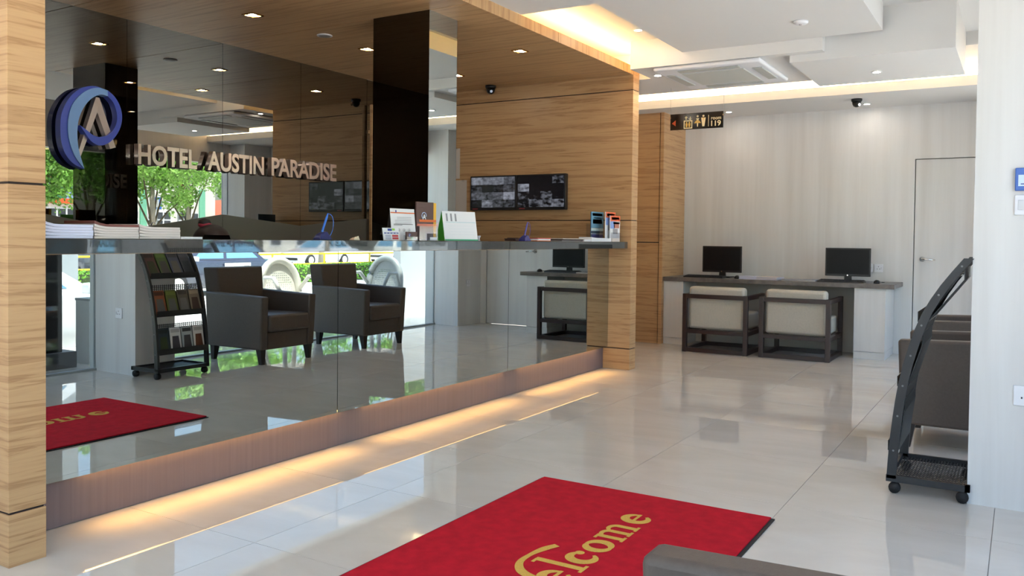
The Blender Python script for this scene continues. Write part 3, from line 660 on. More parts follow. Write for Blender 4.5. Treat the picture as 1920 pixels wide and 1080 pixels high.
MB().lathe([(.15, .56), (.172, .68), (.182, .80), (.17, .90), (.07, .955)], seg=24).build('blouse', colm('black_uniform', 34, 32, 36, .8), pr, smooth=True).location = (0, -.045, 0)
st = thing('office_stool', 'round black office stool behind the counter', 'stool', (3.13, 4.0, 0))
MB().lathe([(.20, .37), (.215, .385), (.20, .40)], seg=24).build('seat', M['black'], st, smooth=True)
MB().tube([(0, 0, .06), (0, 0, .37)], .025, 12).build('column', M['chrome'], st)
for k in range(5):
    a = k*2*pi/5; MB().tube([(0, 0, .075), (.26*cos(a), .26*sin(a), .05)], [.02, .014], 8).build('leg', M['black'], st)
    MB().lathe([(.024, -.012), (.024, .012)], (.26*cos(a), .26*sin(a), .0245), 12, 'x').build('castor', M['rubber'], st)

# ================================================================== COMPUTER DESK
dk = thing('computer_desk', 'wall to wall computer desk with dark top and pale laminate pedestals', 'desk', (9.16, 2.22, 0))
rbox('desk_top', M['deskstone'], dk, 8.83, XB-.002, 1.05, 3.405, .70, .745, .003, 2)
rbox('pedestal', M['whitelam'], dk, 8.86, XB-.002, 1.13, 1.415, .075, .70); rbox('plinth', M['whitelam'], dk, 8.868, XB-.002, 1.13, 1.415, 0, .072)
rbox('pedestal', M['whitelam'], dk, 8.86, XB-.002, 3.18, 3.405, .075, .70); rbox('plinth', M['whitelam'], dk, 8.868, XB-.002, 3.18, 3.405, 0, .072)
rbox('back_panel', colm('grey_laminate', 190, 188, 182), dk, 9.30, 9.32, 1.416, 3.179, 0, .70)
ZD = .7455
def deskmon(y, lab): monitor('desktop_monitor', lab, (9.19, y, ZD), 0, .44, .29, .055)
deskmon(2.85, 'black desktop monitor beside the wooden block'); deskmon(1.535, 'black desktop monitor beside the wall sockets')
def keyboard(y, lab):
    t = thing('keyboard', lab, 'keyboard', (8.98, y, ZD))
    MB().hexa([(-.07, -.22, 0), (.07, -.22, 0), (.07, .22, 0), (-.07, .22, 0)], [(-.068, -.218, .012), (.068, -.218, .022), (.068, .218, .022), (-.068, .218, .012)]).build('case', M['black'], t)
    k = MB()
    for r in range(5):
        for c in range(15):
            x0 = -.058+.024*r; y0 = -.21+.028*c; z = .013+.0017*r; k.box(x0, x0+.020, y0, y0+.024, z, z+.007)
    k.build('keys', colm('key_black', 40, 40, 42, .5), t)
def mouse(x, y, lab):
    t = thing('computer_mouse', lab, 'mouse', (x, y, ZD))
    m = MB(); m.lathe([(.028, 0), (.030, .010), (.026, .022), (.014, .032), (.003, .035)], seg=18); m.v = [(a*1.6, b, c) for a, b, c in m.v]; m.build('shell', M['black'], t, smooth=True)
    MB().tube([(.045, 0, .01), (.10, -.02, .004), (.16, -.05, .004), (.22, -.02, .004)], .0022, 6).build('cable', M['black'], t)
keyboard(2.98, 'black keyboard in front of the monitor beside the wooden block'); mouse(8.98, 2.62, 'black mouse beside the paper piles')
keyboard(1.56, 'black keyboard in front of the monitor beside the sockets'); mouse(9.0, 1.23, 'black mouse at the open end of the desk')
def paperpile(lab, x, y, dx, dy, n, c, rz):
    t = thing('paper_pile', lab, 'papers', (x, y, ZD), rz)
    for k in range(n):
        o = box('sheet_bundle', c[k % len(c)], t, -dx, dx, -dy, dy, .008*k, .008*k+.0075, .001, 1); o.rotation_euler = (0, 0, random.uniform(-.06, .06))
LAV = colm('lavender_paper', 206, 204, 222, .7)
paperpile('open lavender booklet pile next to the mouse', 9.0, 2.49, .10, .09, 4, [LAV], .05); paperpile('lavender paper pile sliding off the booklets', 9.02, 2.28, .11, .11, 4, [LAV, M['paper2']], -.1)
paperpile('flat newspapers on the middle of the desk', 9.0, 1.96, .12, .17, 2, [M['paper2'], GREY], .04)
def socket(name, lab, loc, rot, wdt=.086):
    t = thing(name, lab, 'socket', loc); t.rotation_euler = rot
    box('plate', M['paper'], t, -wdt/2, wdt/2, -.009, 0, -.043, .043, .003, 2)
    for dx, dz in ((0, .016), (-.012, -.008), (.012, -.008)): box('pin_hole', DARK, t, dx-.003, dx+.003, -.0096, -.0085, dz-.004, dz+.004)
    box('switch', colm('switch_white', 216, 216, 218), t, .022, .034, -.012, -.008, -.012, .012, .001, 1)
socket('wall_socket', 'white wall socket nearest the desk monitor', (XB, 1.385, .885), (0, 0, -pi/2)); socket('wall_socket', 'white wall socket nearest the laminate door', (XB, 1.285, .882), (0, 0, -pi/2))
socket('wall_socket', 'white wall socket low on the pale pier', (4.209, -.022, .50), (0, 0, -pi/2)); socket('wall_socket', 'white wall socket on the short wall beside the door', (9.2, .03, .55), (0, 0, pi))
# cube armchairs at the desk
def cube_chair(label, x, y, group=None):
    t = thing('cube_armchair', label, 'chair', (x, y, 0)); W_, D_ = .315, .31; r = .022   # rear at -x
    for sx in (-1, 1):
        for sy in (-1, 1): box('leg', M['darkwood'], t, sx*D_-r, sx*D_+r, sy*W_-r, sy*W_+r, 0, .60, .002, 1)
    for sx in (-1, 1):
        box('rail', M['darkwood'], t, sx*D_-r*.9, sx*D_+r*.9, -W_+r, W_-r, 0.004, .045)
        if sx < 0: box('rail', M['darkwood'], t, sx*D_-r*.9, sx*D_+r*.9, -W_+r, W_-r, .555, .598)
        box('rail', M['darkwood'], t, sx*D_-r*.9, sx*D_+r*.9, -W_+r, W_-r, .195, .235)
    for sy in (-1, 1):
        box('rail', M['darkwood'], t, -D_+r, D_-r, sy*W_-r*.9, sy*W_+r*.9, .004, .045); box('rail', M['darkwood'], t, -D_+r, D_-r, sy*W_-r*.9, sy*W_+r*.9, .195, .235)
        box('armrest', M['darkwood'], t, -D_+r, D_-r, sy*W_-r*.9, sy*W_+r*.9, .555, .598)
    box('seat_cushion', M['cushion'], t, -D_+.16, D_-.01, -W_+.03, W_-.03, .236, .41, .025, 3)
    box('back_cushion', M['cushion'], t, -D_+.024, -D_+.155, -W_+.027, W_-.027, .237, .675, .03, 3)
    return t
cube_chair('dark framed cube armchair with beige cushions, nearer the wooden block', 8.685, 2.665); cube_chair('dark framed cube armchair with beige cushions, nearer the laminate door', 8.715, 1.885)

# ================================================================== HANGING SIGN
hs = thing('hanging_sign', 'black hanging sign with lift, toilet and room 119 symbols', 'sign', (7.5, 2.59, 2.175))
SW, SH = .50, .148
box('board', colm('sign_black', 30, 24, 22, .15), hs, -.006, .006, -SW/2, SW/2, 0, SH)
for s in (-1, 1): MB().tube([(0, s*.252, .12), (0, s*.252, .395)], .0012, 6).build('wire', colm('wire_grey', 150, 150, 150), hs); 
for s in (-1, 1): box('clip', M['chrome'], hs, -.008, .008, s*.252-.006, s*.252+.006, .108, .122)
IV = colm('sign_ivory', 250, 226, 176, .5); IVG = colm('sign_gold', 236, 190, 96, .5)
def sg(u, v, lift=.0072): return (-lift, SW/2 - u*SW, v*SH)     # u from the left, v from the bottom
def spoly(pts, m, name='symbol'): MB().poly([sg(*p) for p in pts]).build(name, m, hs)
spoly([(.03, .42), (.105, .24), (.105, .62)], colm('sign_arrow', 206, 84, 34))
spoly([(.26, .05), (.425, .05), (.425, .56), (.26, .56)], IV)
MB().poly([sg(*p, lift=.0076) for p in ((.278, .11), (.407, .11), (.407, .50), (.278, .50))]).build('symbol', M['sign_black'], hs)
def blob(u, v, ru, rv, m, lift=.0082): MB().poly([sg(u+ru*cos(k*pi/8), v+rv*sin(k*pi/8), lift) for k in range(16)]).build('symbol', m, hs)
for u in (.315, .370):
    blob(u, .42, .015, .045, IVG); MB().poly([sg(*p, lift=.008) for p in ((u-.022, .37), (u+.022, .37), (u+.016, .14), (u-.016, .14))]).build('symbol', IVG, hs)
for u, s in ((.305, 1), (.385, -1)):
    c = .70; MB().poly([sg(u-.008, c-.09*1), sg(u+.008, c-.09), sg(u+.008, c+.09), sg(u-.008, c+.09)]).build('symbol', IV, hs)
    MB().poly([sg(u-.034, c+s*.02), sg(u, c+s*.13), sg(u+.034, c+s*.02), sg(u, c+s*.06)]).build('symbol', IV, hs)
blob(.525, .78, .02, .065, IV); MB().poly([sg(*p) for p in ((.495, .66), (.555, .66), (.54, .52), (.51, .52))]).build('symbol', IV, hs)
spoly([(.525, .56), (.56, .50), (.59, .36), (.46, .36), (.49, .50)], IVG); spoly([(.513, .36), (.537, .36), (.533, .14), (.517, .14)], IV)
blob(.635, .78, .02, .065, IV); spoly([(.592, .68), (.678, .68), (.655, .14), (.615, .14)], IV); MB().poly([sg(*p, lift=.0078) for p in ((.622, .68), (.648, .68), (.635, .45))]).build('symbol', IVG, hs)
spoly([(.725, .12), (.735, .12), (.735, .82), (.725, .82)], IV)
text('lettering', 'room', IV, hs, sg(.78, .52), FACE_MX, .05, width=.092, height=.022, offset=.0006); text('lettering', '119', IV, hs, sg(.78, .14), FACE_MX, .08, width=.09, height=.05, offset=.002)

# ================================================================== PIER FITTINGS
t = thing('card_reader', 'blue wall card box with a pale label on the pier', 'card box', (4.209, -.02, 1.36))
box('case', colm('reader_blue', 70, 110, 190, .4), t, -.03, 0, -.055, .055, .018, .115, .004, 2); box('label_plate', colm('reader_pale', 206, 226, 240), t, -.0315, -.0295, -.04, .043, .037, .085)
box('print', DARK, t, -.032, -.0312, -.030, .018, .058, .064); box('print', BLUE, t, -.032, -.0312, -.034, .034, .044, .048)
t = thing('light_switch', 'white double light switch plate under the blue card box', 'switch', (4.209, -.02, 1.275))
box('plate', M['paper'], t, -.01, 0, -.055, .055, 0, .086, .003, 2)
for k in (-1, 0, 1): box('rocker', M['switch_white'], t, -.013, -.009, k*.03-.012, k*.03+.012, .022, .064, .001, 1)

# ================================================================== ARMCHAIRS
def armchair(label, x, y, rz=0):
    t = thing('armchair', label, 'armchair', (x, y, 0), rz, None)
    for s in (-1, 1):
        a = MB().hexa([(s*.245, -.33, .13), (s*.325, -.36, .13), (s*.325, .355, .13), (s*.245, .355, .13)], [(s*.25, -.36, .63), (s*.335, -.38, .63), (s*.335, .375, .605), (s*.25, .375, .605)])
        a.build('armrest', M['fabric'], t, .016, 3)
    MB().box(-.247, .247, -.33, .345, .13, .285).build('seat_base', M['fabric'], t, .008, 2)
    MB().hexa([(-.246, -.20, .286), (.246, -.20, .286), (.246, .385, .286), (-.246, .385, .286)], [(-.244, -.20, .43), (.244, -.20, .43), (.244, .375, .44), (-.244, .375, .44)]).build('seat_cushion', M['fabric'], t, .025, 3)
    MB().hexa([(-.30, -.33, .131), (.30, -.33, .131), (.246, -.205, .131), (-.246, -.205, .131)], [(-.33, -.42, .85), (.33, -.42, .85), (.27, -.29, .85), (-.27, -.29, .85)]).build('backrest', M['fabric'], t, .016, 3)
    for sx in (-1, 1):
        for sy in (-1, 1):
            cx, cy = sx*.285, (.31 if sy > 0 else -.30)
            MB().hexa([(cx-.018, cy-.018+sy*.012, 0), (cx+.018, cy-.018+sy*.012, 0), (cx+.018, cy+.018+sy*.012, 0), (cx-.018, cy+.018+sy*.012, 0)], [(cx-.03, cy-.03, .131), (cx+.03, cy-.03, .131), (cx+.03, cy+.03, .131), (cx-.03, cy+.03, .131)]).build('leg', M['leg'], t)
    return t
armchair('taupe armchair standing beside the magazine rack', 5.50, .215); armchair('taupe armchair nearer the laminate door', 6.86, .215)
armchair('taupe armchair beside the welcome mat', 1.10, .18)

# ================================================================== MAGAZINE RACK
rk = thing('magazine_rack', 'black metal magazine rack on castors with a curved lean', 'rack', (4.19, .33, 0))
RW = .47
prof = [(.165, .07), (.158, .20), (.145, .35), (.122, .52), (.085, .68), (.035, .83), (-.04, .965), (-.128, 1.085)]
prof = smoothline(prof, 15)
def prof_at(z):
    for (a, b), (c, d) in zip(prof[:-1], prof[1:]):
        if b <= z <= d: return a + (c-a)*(z-b)/(d-b)
    return prof[-1][0]
for xx in (0, RW):
    mb = MB()
    for (a, b), (c, d) in zip(prof[:-1], prof[1:]):
        n = len(mb.v)
        mb.hexa([(xx-.010, a-.022, b), (xx+.010, a-.022, b), (xx+.010, a+.018, b), (xx-.010, a+.018, b)], [(xx-.010, c-.022, d), (xx+.010, c-.022, d), (xx+.010, c+.018, d), (xx-.010, c+.018, d)])
    up = mb.build('side_rail', M['blackmetal'], rk)
    for z in (.20, .36, .50, .64, .78, .92, 1.05): MB().lathe([(.0048, 0), (.003, .003)], (0, 0, 0), 8, 'x').build('screw', colm('screw_steel', 120, 120, 122, .4), up).location = ((xx-.0145) if xx == 0 else xx+.0105, prof_at(z)-.002, z)
bs = MB().box(-.010, RW+.010, -.155, -.135, .055, .085).box(-.010, .010, -.155, .185, .055, .085).box(RW-.010, RW+.010, -.155, .185, .055, .085).box(0, RW, .165, .185, .055, .085)
bs.build('base_frame', M['blackmetal'], rk)
dp = MB(); n = 22
for i in range(n+1): dp.box(.01, RW-.01, -.135+.298*i/n-.0025, -.135+.298*i/n+.0025, .068, .072)
for i in range(16): dp.box(.012+(RW-.024)*i/15-.003, .012+(RW-.024)*i/15+.003, -.135, .165, .0685, .0715)
dp.build('mesh_deck', M['blackmetal'], rk)
for xx in (.012, RW-.012):
    for yy in (-.125, .15):
        c = MB().lathe([(.024, -.017), (.026, -.004), (.026, .004), (.024, .017)], (xx, yy, .026), 14, 'x').build('castor', M['rubber'], rk, smooth=True)
        MB().tube([(xx, yy, .035), (xx, yy, .057)], .007, 8).build('castor_stem', M['chrome'], c)
for (z0, z1) in ((.20, .43), (.50, .74), (.80, 1.04)):
    y0, y1 = prof_at(z0), prof_at(z1); sh = MB(); rows = 10
    sh.hexa([(.011, y0-.022, z0), (RW-.011, y0-.022, z0), (RW-.011, y0-.018, z0), (.011, y0-.018, z0)], [(.011, y1-.022, z1-.05), (RW-.011, y1-.022, z1-.05), (RW-.011, y1-.018, z1-.05), (.011, y1-.018, z1-.05)])
    for k in range(4): zz = z1-.045+.013*k; yy = prof_at(zz); sh.box(.011, RW-.011, yy-.022, yy-.018, zz, zz+.005)
    for k in range(24): xx = .02+(RW-.04)*k/23; sh.box(xx-.003, xx+.003, y1-.022, y1-.018, z1-.05, z1+.004)
    sh.box(.011, RW-.011, y0-.02, y0+.024, z0-.006, z0); sh.box(.011, RW-.011, y0+.021, y0+.024, z0, z0+.04)
    sh.build('shelf', M['blackmetal'], rk)
mc = [(150, 90, 80), (120, 150, 60), (110, 116, 150), (90, 92, 110), (214, 110, 60), (120, 140, 50), (140, 132, 126), (190, 170, 150), (60, 80, 110), (214, 216, 222), (170, 178, 184), (206, 204, 206)]
nm = ['rose', 'leaf green', 'violet grey', 'slate', 'orange', 'olive', 'stone grey', 'sand', 'dark blue', 'white', 'blue patterned', 'ivory']
for s, z0 in enumerate((.80, .50, .20)):
    for k in range(4):
        i = s*4+k; y0 = prof_at(z0)+.002; z1 = z0+.20; y1 = prof_at(z1)-.013; x0 = .020+.110*k
        t = thing('magazine', nm[i]+' covered magazine on the '+('top', 'middle', 'lowest')[s]+' shelf of the rack', 'magazine', (4.19+x0, .33+y0, z0))
        dy = y1-y0; wq = .098
        MB().hexa([(0, 0, .0005), (wq, 0, .0005), (wq, .008, .0005), (0, .008, .0005)], [(0, dy, .2), (wq, dy, .2), (wq, dy+.008, .2), (0, dy+.008, .2)]).build('cover', colm('mag_'+str(i), *[int(c*.62) for c in mc[i]], .35) if i < 9 else colm('mag_'+str(i), *mc[i], .35), t)
        f = lambda u, v: (wq*u, dy*v+.0085, .2*v+.0005)
        MB().quad(f(.08, .80), f(.92, .80), f(.92, .94), f(.08, .94)).build('masthead', colm('mast_'+str(i), *[min(255, int(c*.8)) if i % 2 else c//3 for c in mc[i]]), t)
        MB().quad(f(.12, .15), f(.88, .15), f(.80, .66), f(.2, .66)).build('picture', colm('pict_'+str(i), *[c*2//5+(12*(k % 3)) for c in mc[(i+5) % 12]]), t)

# ================================================================== WELCOME MAT
MX0, MX1, MY0, MY1 = 1.72, 3.505, .862, 1.935
wm = thing('welcome_mat', 'large red welcome mat with gold script and black rubber rim', 'mat', ((MX0+MX1)/2, (MY0+MY1)/2, 0))
rbox('rubber_rim', M['rubber'], wm, MX0-.012, MX1+.004, MY0-.013, MY1+.012, .0005, .005)
rbox('pile', M['red'], wm, MX0, MX1, MY0, MY1, .005, .012, .003, 2)
ZT = .0131
def band(name, cx, cy, rx, ry, a0, a1, wf, n=28, z=ZT):
    """arc with varying stroke width"""
    mb = MB()
    P1, P2 = [], []
    for i in range(n+1):
        a = a0+(a1-a0)*i/n; ww = wf(i/n); c, s = cos(a), sin(a)
        P1.append((cx+(rx+ww/2)*c, cy+(ry+ww/2)*s, z)); P2.append((cx+(rx-ww/2)*c, cy+(ry-ww/2)*s, z))
    for i in range(n): mb.quad(P1[i], P1[i+1], P2[i+1], P2[i])
    return mb
def merge(mbs):
    r = MB()
    for k_, m_ in enumerate(mbs):
        n = len(r.v); r.v += [(a_, b_, c_+.00012*k_) for a_, b_, c_ in m_.v]; r.f += [tuple(n+i for i in f) for f in m_.f]
    return r
def rect(x0, x1, y0, y1): return MB().quad((x0, y0, ZT), (x1, y0, ZT), (x1, y1, ZT), (x0, y1, ZT))
BL, XH = 1.262, .118          # baseline (y) and x height; text runs along +x, tops towards +y
yc, ry = BL+XH/2, XH/2-.012
def lobe(i): return .012+.026*abs(sin(pi*i))
def gl_o(x): return merge([band('o', x+.062, yc, .046, ry, 0, 2*pi, lambda t: .016+.022*abs(cos(2*pi*t)))])
def gl_c(x): return merge([band('c', x+.058, yc, .044, ry, .55, 2*pi-.6, lambda t: .012+.028*sin(pi*t)), band('ball', x+.092, yc+.028, .009, .009, 0, 2*pi, lambda t: .018, 12)])
def gl_e(x): return merge([band('e', x+.058, yc, .044, ry, .05, 2*pi-.65, lambda t: .014+.026*sin(pi*t)), rect(x+.02, x+.112, yc-.004, yc+.009)])
def gl_l(x): return merge([rect(x+.014, x+.044, BL, BL+.195), rect(x-.004, x+.062, BL, BL+.013), rect(x-.006, x+.03, BL+.183, BL+.196)])
def gl_m(x):
    out = [rect(x-.006, x+.02, BL+XH-.013, BL+XH)]
    for k in range(3):
        a = x+.012+.066*k; out += [rect(a, a+.028, BL, BL+XH-(.03 if k else .0)), rect(a-.012, a+.04, BL, BL+.012)]
        if k: out.append(band('arch', a-.019, BL+XH-.036, .033, .028, 0, pi, lambda t: .012+.016*(1-t), 12))
    return merge(out)
for ch, x, f in (('e', 2.42, gl_e), ('l', 2.555, gl_l), ('c', 2.625, gl_c), ('o', 2.752, gl_o), ('m', 2.895, gl_m), ('e', 3.118, gl_e)):
    rel(f(x).build('letter', M['gold'], wm), wm)
W_pts = [(2.735, 1.452), (2.68, 1.475), (2.60, 1.49), (2.52, 1.485), (2.455, 1.44), (2.42, 1.36), (2.39, 1.27), (2.34, 1.42), (2.30, 1.47), (2.26, 1.42), (2.22, 1.27), (2.14, 1.42), (2.07, 1.48), (2.0, 1.45)]
W_w = [.03, .034, .02, .026, .036, .04, .02, .03, .034, .036, .02, .03, .03, .01]
sp_ = smoothline(W_pts, 70); mb = MB(); prev = None
for i, p in enumerate(sp_):
    q0, q1 = sp_[max(0, i-1)], sp_[min(69, i+1)]; d = Vector((q1[0]-q0[0], q1[1]-q0[1])).normalized(); nn = Vector((-d.y, d.x))
    u = i/69*(len(W_w)-1); k = min(int(u), len(W_w)-2); ww = W_w[k]+(W_w[k+1]-W_w[k])*(u-k)
    a = (p[0]+nn.x*ww/2, p[1]+nn.y*ww/2, ZT+.0004); b = (p[0]-nn.x*ww/2, p[1]-nn.y*ww/2, ZT+.0004)
    if prev: mb.quad(prev[0], a, b, prev[1])
    prev = (a, b)
rel(mb.build('letter', M['gold'], wm), wm)

# ================================================================== OUTSIDE
GZ = -.42
struct(box('floor_porch', M['tile'], None, X0-6, 11.5, -1.9, YW-.06, GZ, -.004), 'tiled porch outside the glazing')
struct(box('ground', M['concrete'], None, -40, 70, -70, -1.9, GZ-.2, GZ), 'bright concrete forecourt and street')
struct(box('ground_front', M['concrete'], None, -40, X0-.16, YW-.06, 40, GZ-.2, GZ), 'pale paving beyond the added front glazing')
# porch pillar, column, low partition
struct(box('wall_porch', colm('porch_grey', 176, 180, 182), None, 9.98, 10.9, -1.88, -1.74, -.004, 1.08), 'low grey porch wall beyond the glazing')
t = thing('porch_column', 'dark bronze clad column with a block base by the entrance', 'column', (3.83, -.98, -.004))
box('shaft', M['brownpost'], t, -.32, .30, -.28, .28, .14, 2.9, .004, 1); box('base', colm('base_dark', 74, 68, 70), t, -.37, .40, -.33, .33, 0, .14, .004, 1)
t = thing('low_partition', 'low pale partition box on the porch beside the pier', 'partition', (4.46, -.80, -.004))
box('panel', M['whitelam'], t, -.09, .09, -.10, .10, 0, .56); box('cap', M['frame'], t, -.095, .10, -.105, .105, .56, .58); box('edge_trim', M['brownpost'], t, .09, .10, .05, .105, 0, .56)
t = thing('street_pillar', 'pale forecourt pillar with a red stripe above its dark foot', 'pillar', (7.4, -6.2, GZ))
box('shaft', colm('pillar_white', 140, 146, 150), t, -.14, .14, -.14, .14, .80, 3.6); box('stripe', colm('stripe_red', 190, 60, 56), t, -.142, .142, -.142, .142, .68, .80); box('foot', colm('foot_black', 50, 50, 52), t, -.145, .145, -.145, .145, 0, .68)
# moulded plastic chairs on the porch
def porch_chair(label, x, y, rz, m):
    t = thing('porch_chair', label, 'chair', (x, y, -.004), rz); R_ = .27
    # backrest: arched frame and perforated panel, front faces +y
    arch = [(R_*cos(a)*1.0, -.20-.05*sin(a), .46+.40*sin(a)**.8) for a in [pi*k/20 for k in range(21)]]
    MB().tube(arch, .042, 8).build('back_frame', m, t, smooth=True)
    pn = MB(); N, Z_ = 17, 13
    for i in range(N):
        for j in range(Z_):
            x0 = -.24+.48*i/N; z0 = .46+.36*j/Z_; s = .48/N
            xm = x0+s/2; zm = z0+.5*.36/Z_
            if (xm/.25)**2 + ((zm-.46)/.37)**2 > 1: continue
            hole = (xm/.20)**2 + ((zm-.46)/.26)**2 < 1; e = .0085 if hole else s/2
            yy = -.215-.05*(zm-.46)/.4
            if hole:
                h2 = .36/Z_
                for (a, b, c, d) in ((x0, x0+s, z0, z0+.008), (x0, x0+s, z0+h2-.008, z0+h2), (x0, x0+.008, z0+.008, z0+h2-.008), (x0+s-.008, x0+s, z0+.008, z0+h2-.008)): pn.box(a, b, yy-.006, yy+.006, c, d)
            else: pn.box(x0, x0+s, yy-.006, yy+.006, z0, z0+.36/Z_)
    pn.build('back_panel', m, t)
    MB().lathe([(.10, .41), (.26, .42), (.28, .44), (.26, .45)], seg=20).build('seat', m, t, smooth=True)
    for s in (-1, 1): MB().tube([(s*.27, -.18, .50), (s*.31, -.05, .66), (s*.31, .12, .66), (s*.27, .22, .46)], .025, 8).build('armrest', m, t, smooth=True)
    for sx in (-1, 1):
        for sy in (-1, 1): MB().tube([(sx*.18, sy*.17, .43), (sx*.25, sy*.24, 0)], [.03, .02], 8).build('leg', m, t)
porch_chair('white perforated plastic chair on the porch', 7.22, -1.2, .15, M['plasticwhite']); porch_chair('grey plastic chair on the porch, turned sideways', 8.9, -1.3, 1.5, M['plasticgrey'])
# cars
CG = colm('car_glass', 96, 140, 168, .05)
def car(label, x, y, rz, body, hatch=False, doorm=None, mirm=None):
    t = thing('car', label, 'car', (x, y, GZ), rz)
    tail = [(-1.75, .8, .72), (-1.7, 1.0, .80)] if hatch else [(-2.25, .70, .70), (-2.12, .90, .80)]
    S_ = tail + [(-1.3, .96, .86), (0, .93, .88), (.85, .95, .87), (1.55, .84, .83), (1.98, .70, .74), (2.08, .5, .68)]
    mb = MB(); rings = []
    for (xx, zt, hw) in S_:
        n = len(mb.v); prof_ = [(hw*.86, .20), (hw, .36), (hw*1.01, .60 if zt > .65 else zt*.8), (hw*.95, zt-.04), (hw*.80, zt)]
        ring = [(xx, yy, zz) for yy, zz in prof_] + [(xx, -yy, zz) for yy, zz in reversed(prof_)]
        mb.v += ring; rings.append(list(range(n, n+len(ring))))
    for a, b in zip(rings[:-1], rings[1:]):
        for i in range(len(a)): j = (i+1) % len(a); mb.f.append((a[i], a[j], b[j], b[i]))
    mb.f.append(tuple(rings[0])); mb.f.append(tuple(reversed(rings[-1])))
    bo = mb.build('body', body, t, .02, 2, smooth=True)
    rb, rt_ = (-1.72, -1.40) if hatch else (-1.60, -.98)
    lo = [(rb, -.80, .90), (1.08, -.80, .90), (1.08, .80, .90), (rb, .80, .90)]; hi = [(rt_, -.60, 1.42), (.30, -.60, 1.42), (.30, .60, 1.42), (rt_, .60, 1.42)]
    MB().hexa(lo, hi).build('cabin', body, t, .03, 2)
    def lerp(a, b, u): return Vector(a)+(Vector(b)-Vector(a))*u
    for s in (0, 1):
        A, B_, C_, D_ = (lo[0], lo[1], hi[1], hi[0]) if s == 0 else (lo[3], lo[2], hi[2], hi[3])
        off = Vector((0, -.006 if s == 0 else .006, 0))
        for u0, u1, w0, w1 in ((.08, .50, .10, .48), (.54, .90, .54, .90)):
            q = [lerp(lerp(A, B_, u0), lerp(D_, C_, w0), .12)+off, lerp(lerp(A, B_, u1), lerp(D_, C_, w1), .12)+off, lerp(lerp(A, B_, u1), lerp(D_, C_, w1), .86)+off, lerp(lerp(A, B_, u0), lerp(D_, C_, w0), .86)+off]
            MB().quad(*q).build('side_window', CG, t)
        if doorm: 
            yy = -.893 if s == 0 else .893
            MB().box(-.98, -.12, yy-.006, yy+.006, .34, .84).build('door', doorm, t, .004, 1)
            MB().box(-.92, -.74, yy-.02, yy+.02, .70, .76).build('door_handle', M['black'], t)
    for A, B_, C_, D_, off in ((lo[1], lo[2], hi[2], hi[1], Vector((.008, 0, .004))), (lo[3], lo[0], hi[0], hi[3], Vector((-.008, 0, .004)))):
        q = [lerp(lerp(A, B_, .08), lerp(D_, C_, .08), .10)+off, lerp(lerp(A, B_, .92), lerp(D_, C_, .92), .10)+off, lerp(lerp(A, B_, .92), lerp(D_, C_, .92), .88)+off, lerp(lerp(A, B_, .08), lerp(D_, C_, .08), .88)+off]
        MB().quad(*q).build('windscreen', CG, t)
    for s in (-1, 1):
        MB().hexa([(.80, s*.90, .90), (.92, s*.90, .92), (.92, s*1.06, .92), (.80, s*1.06, .90)], [(.80, s*.90, 1.02), (.90, s*.90, 1.03), (.90, s*1.06, 1.03), (.80, s*1.06, 1.02)]).build('side_mirror', mirm or body, t, .02, 2)
        MB().box(1.86, 2.02, s*.48-.14, s*.48+.14, .58, .68).build('headlight', M['chrome'], t, .02, 2)
        for xx in (-1.25 if not hatch else -1.15, 1.30):
            wh = MB().lathe([(.20, -.10), (.30, -.09), (.305, 0), (.30, .09), (.20, .10)], (xx, s*.80, .305), 20, 'y').build('wheel', M['rubber'], t, smooth=True)
            MB().lathe([(.19, -.105), (.19, .105)], (xx, s*.80, .305), 16, 'y').build('hub', M['chrome'], wh)
    MB().box(1.98, 2.12, -.68, .68, .30, .42).build('bumper', M['black'], t, .02, 2); xx = S_[0][0]; MB().box(xx-.05, xx+.06, -.66, .66, .34, .46).build('bumper', M['black'], t, .02, 2)
    return t
car('dark navy saloon with a white rear door on the forecourt', 14.65, -12.3, pi, colm('car_navy', 44, 50, 70, .15, coat=1), False, colm('car_white', 222, 224, 216, .2), colm('car_white', 222, 224, 216, .2))
car('silver hatchback parked right beside the entrance porch', 4.66, -3.5, 0, colm('car_silver', 206, 210, 216, .2, coat=1), True)
car('dark hatchback on the street beyond the hedge', 18.2, -21.2, 0, colm('car_dark', 52, 56, 68, .2, coat=1), True)
car('silver saloon on the street beyond the hedge', 33.6, -26.6, pi, M['car_silver'])
car('white hatchback on the far side of the street', 41.0, -27.0, 0, M['car_white'], True)
car('black saloon parked far along the street', 28.0, -28.5, pi, colm('car_black', 30, 30, 34, .2, coat=1))
car('red saloon parked beside the shop building', 47.0, -26.5, pi, colm('car_red', 150, 40, 44, .2, coat=1))
# hedge: leaf cards around a box, one thing
def leafcloud(name, pts, size, m, parent, seed):
    rnd = random.Random(seed); mb = MB()
    for p in pts:
        a = Vector((rnd.gauss(0, 1), rnd.gauss(0, 1), rnd.gauss(0, 1))).normalized(); b = a.cross(Vector((rnd.gauss(0, 1), rnd.gauss(0, 1), rnd.gauss(0, 1)))).normalized()
        s = size*rnd.uniform(.6, 1.3); a = a*s; b = b*s*.5; p = Vector(p)
        n = len(mb.v); mb.v += [tuple(p-a), tuple(p+b), tuple(p+a), tuple(p-b)]; mb.f.append((n, n+1, n+2, n+3))
    me = bpy.data.meshes.new(name); me.from_pydata(mb.v, [], mb.f); me.materials.append(m); me.update()
    o = link(name, me, parent); o['kind'] = 'stuff'; return o
hg = thing('hedge', 'clipped bright green hedge under the yellow railing', 'hedge', (18.5, -14.6, GZ))
rnd = random.Random(3)
leafcloud('foliage', [(rnd.uniform(-8.5, 8.5), rnd.uniform(-.28, .28), rnd.uniform(.02, .60)) for _ in range(14000)], .055, M['hedge'], hg, 4)
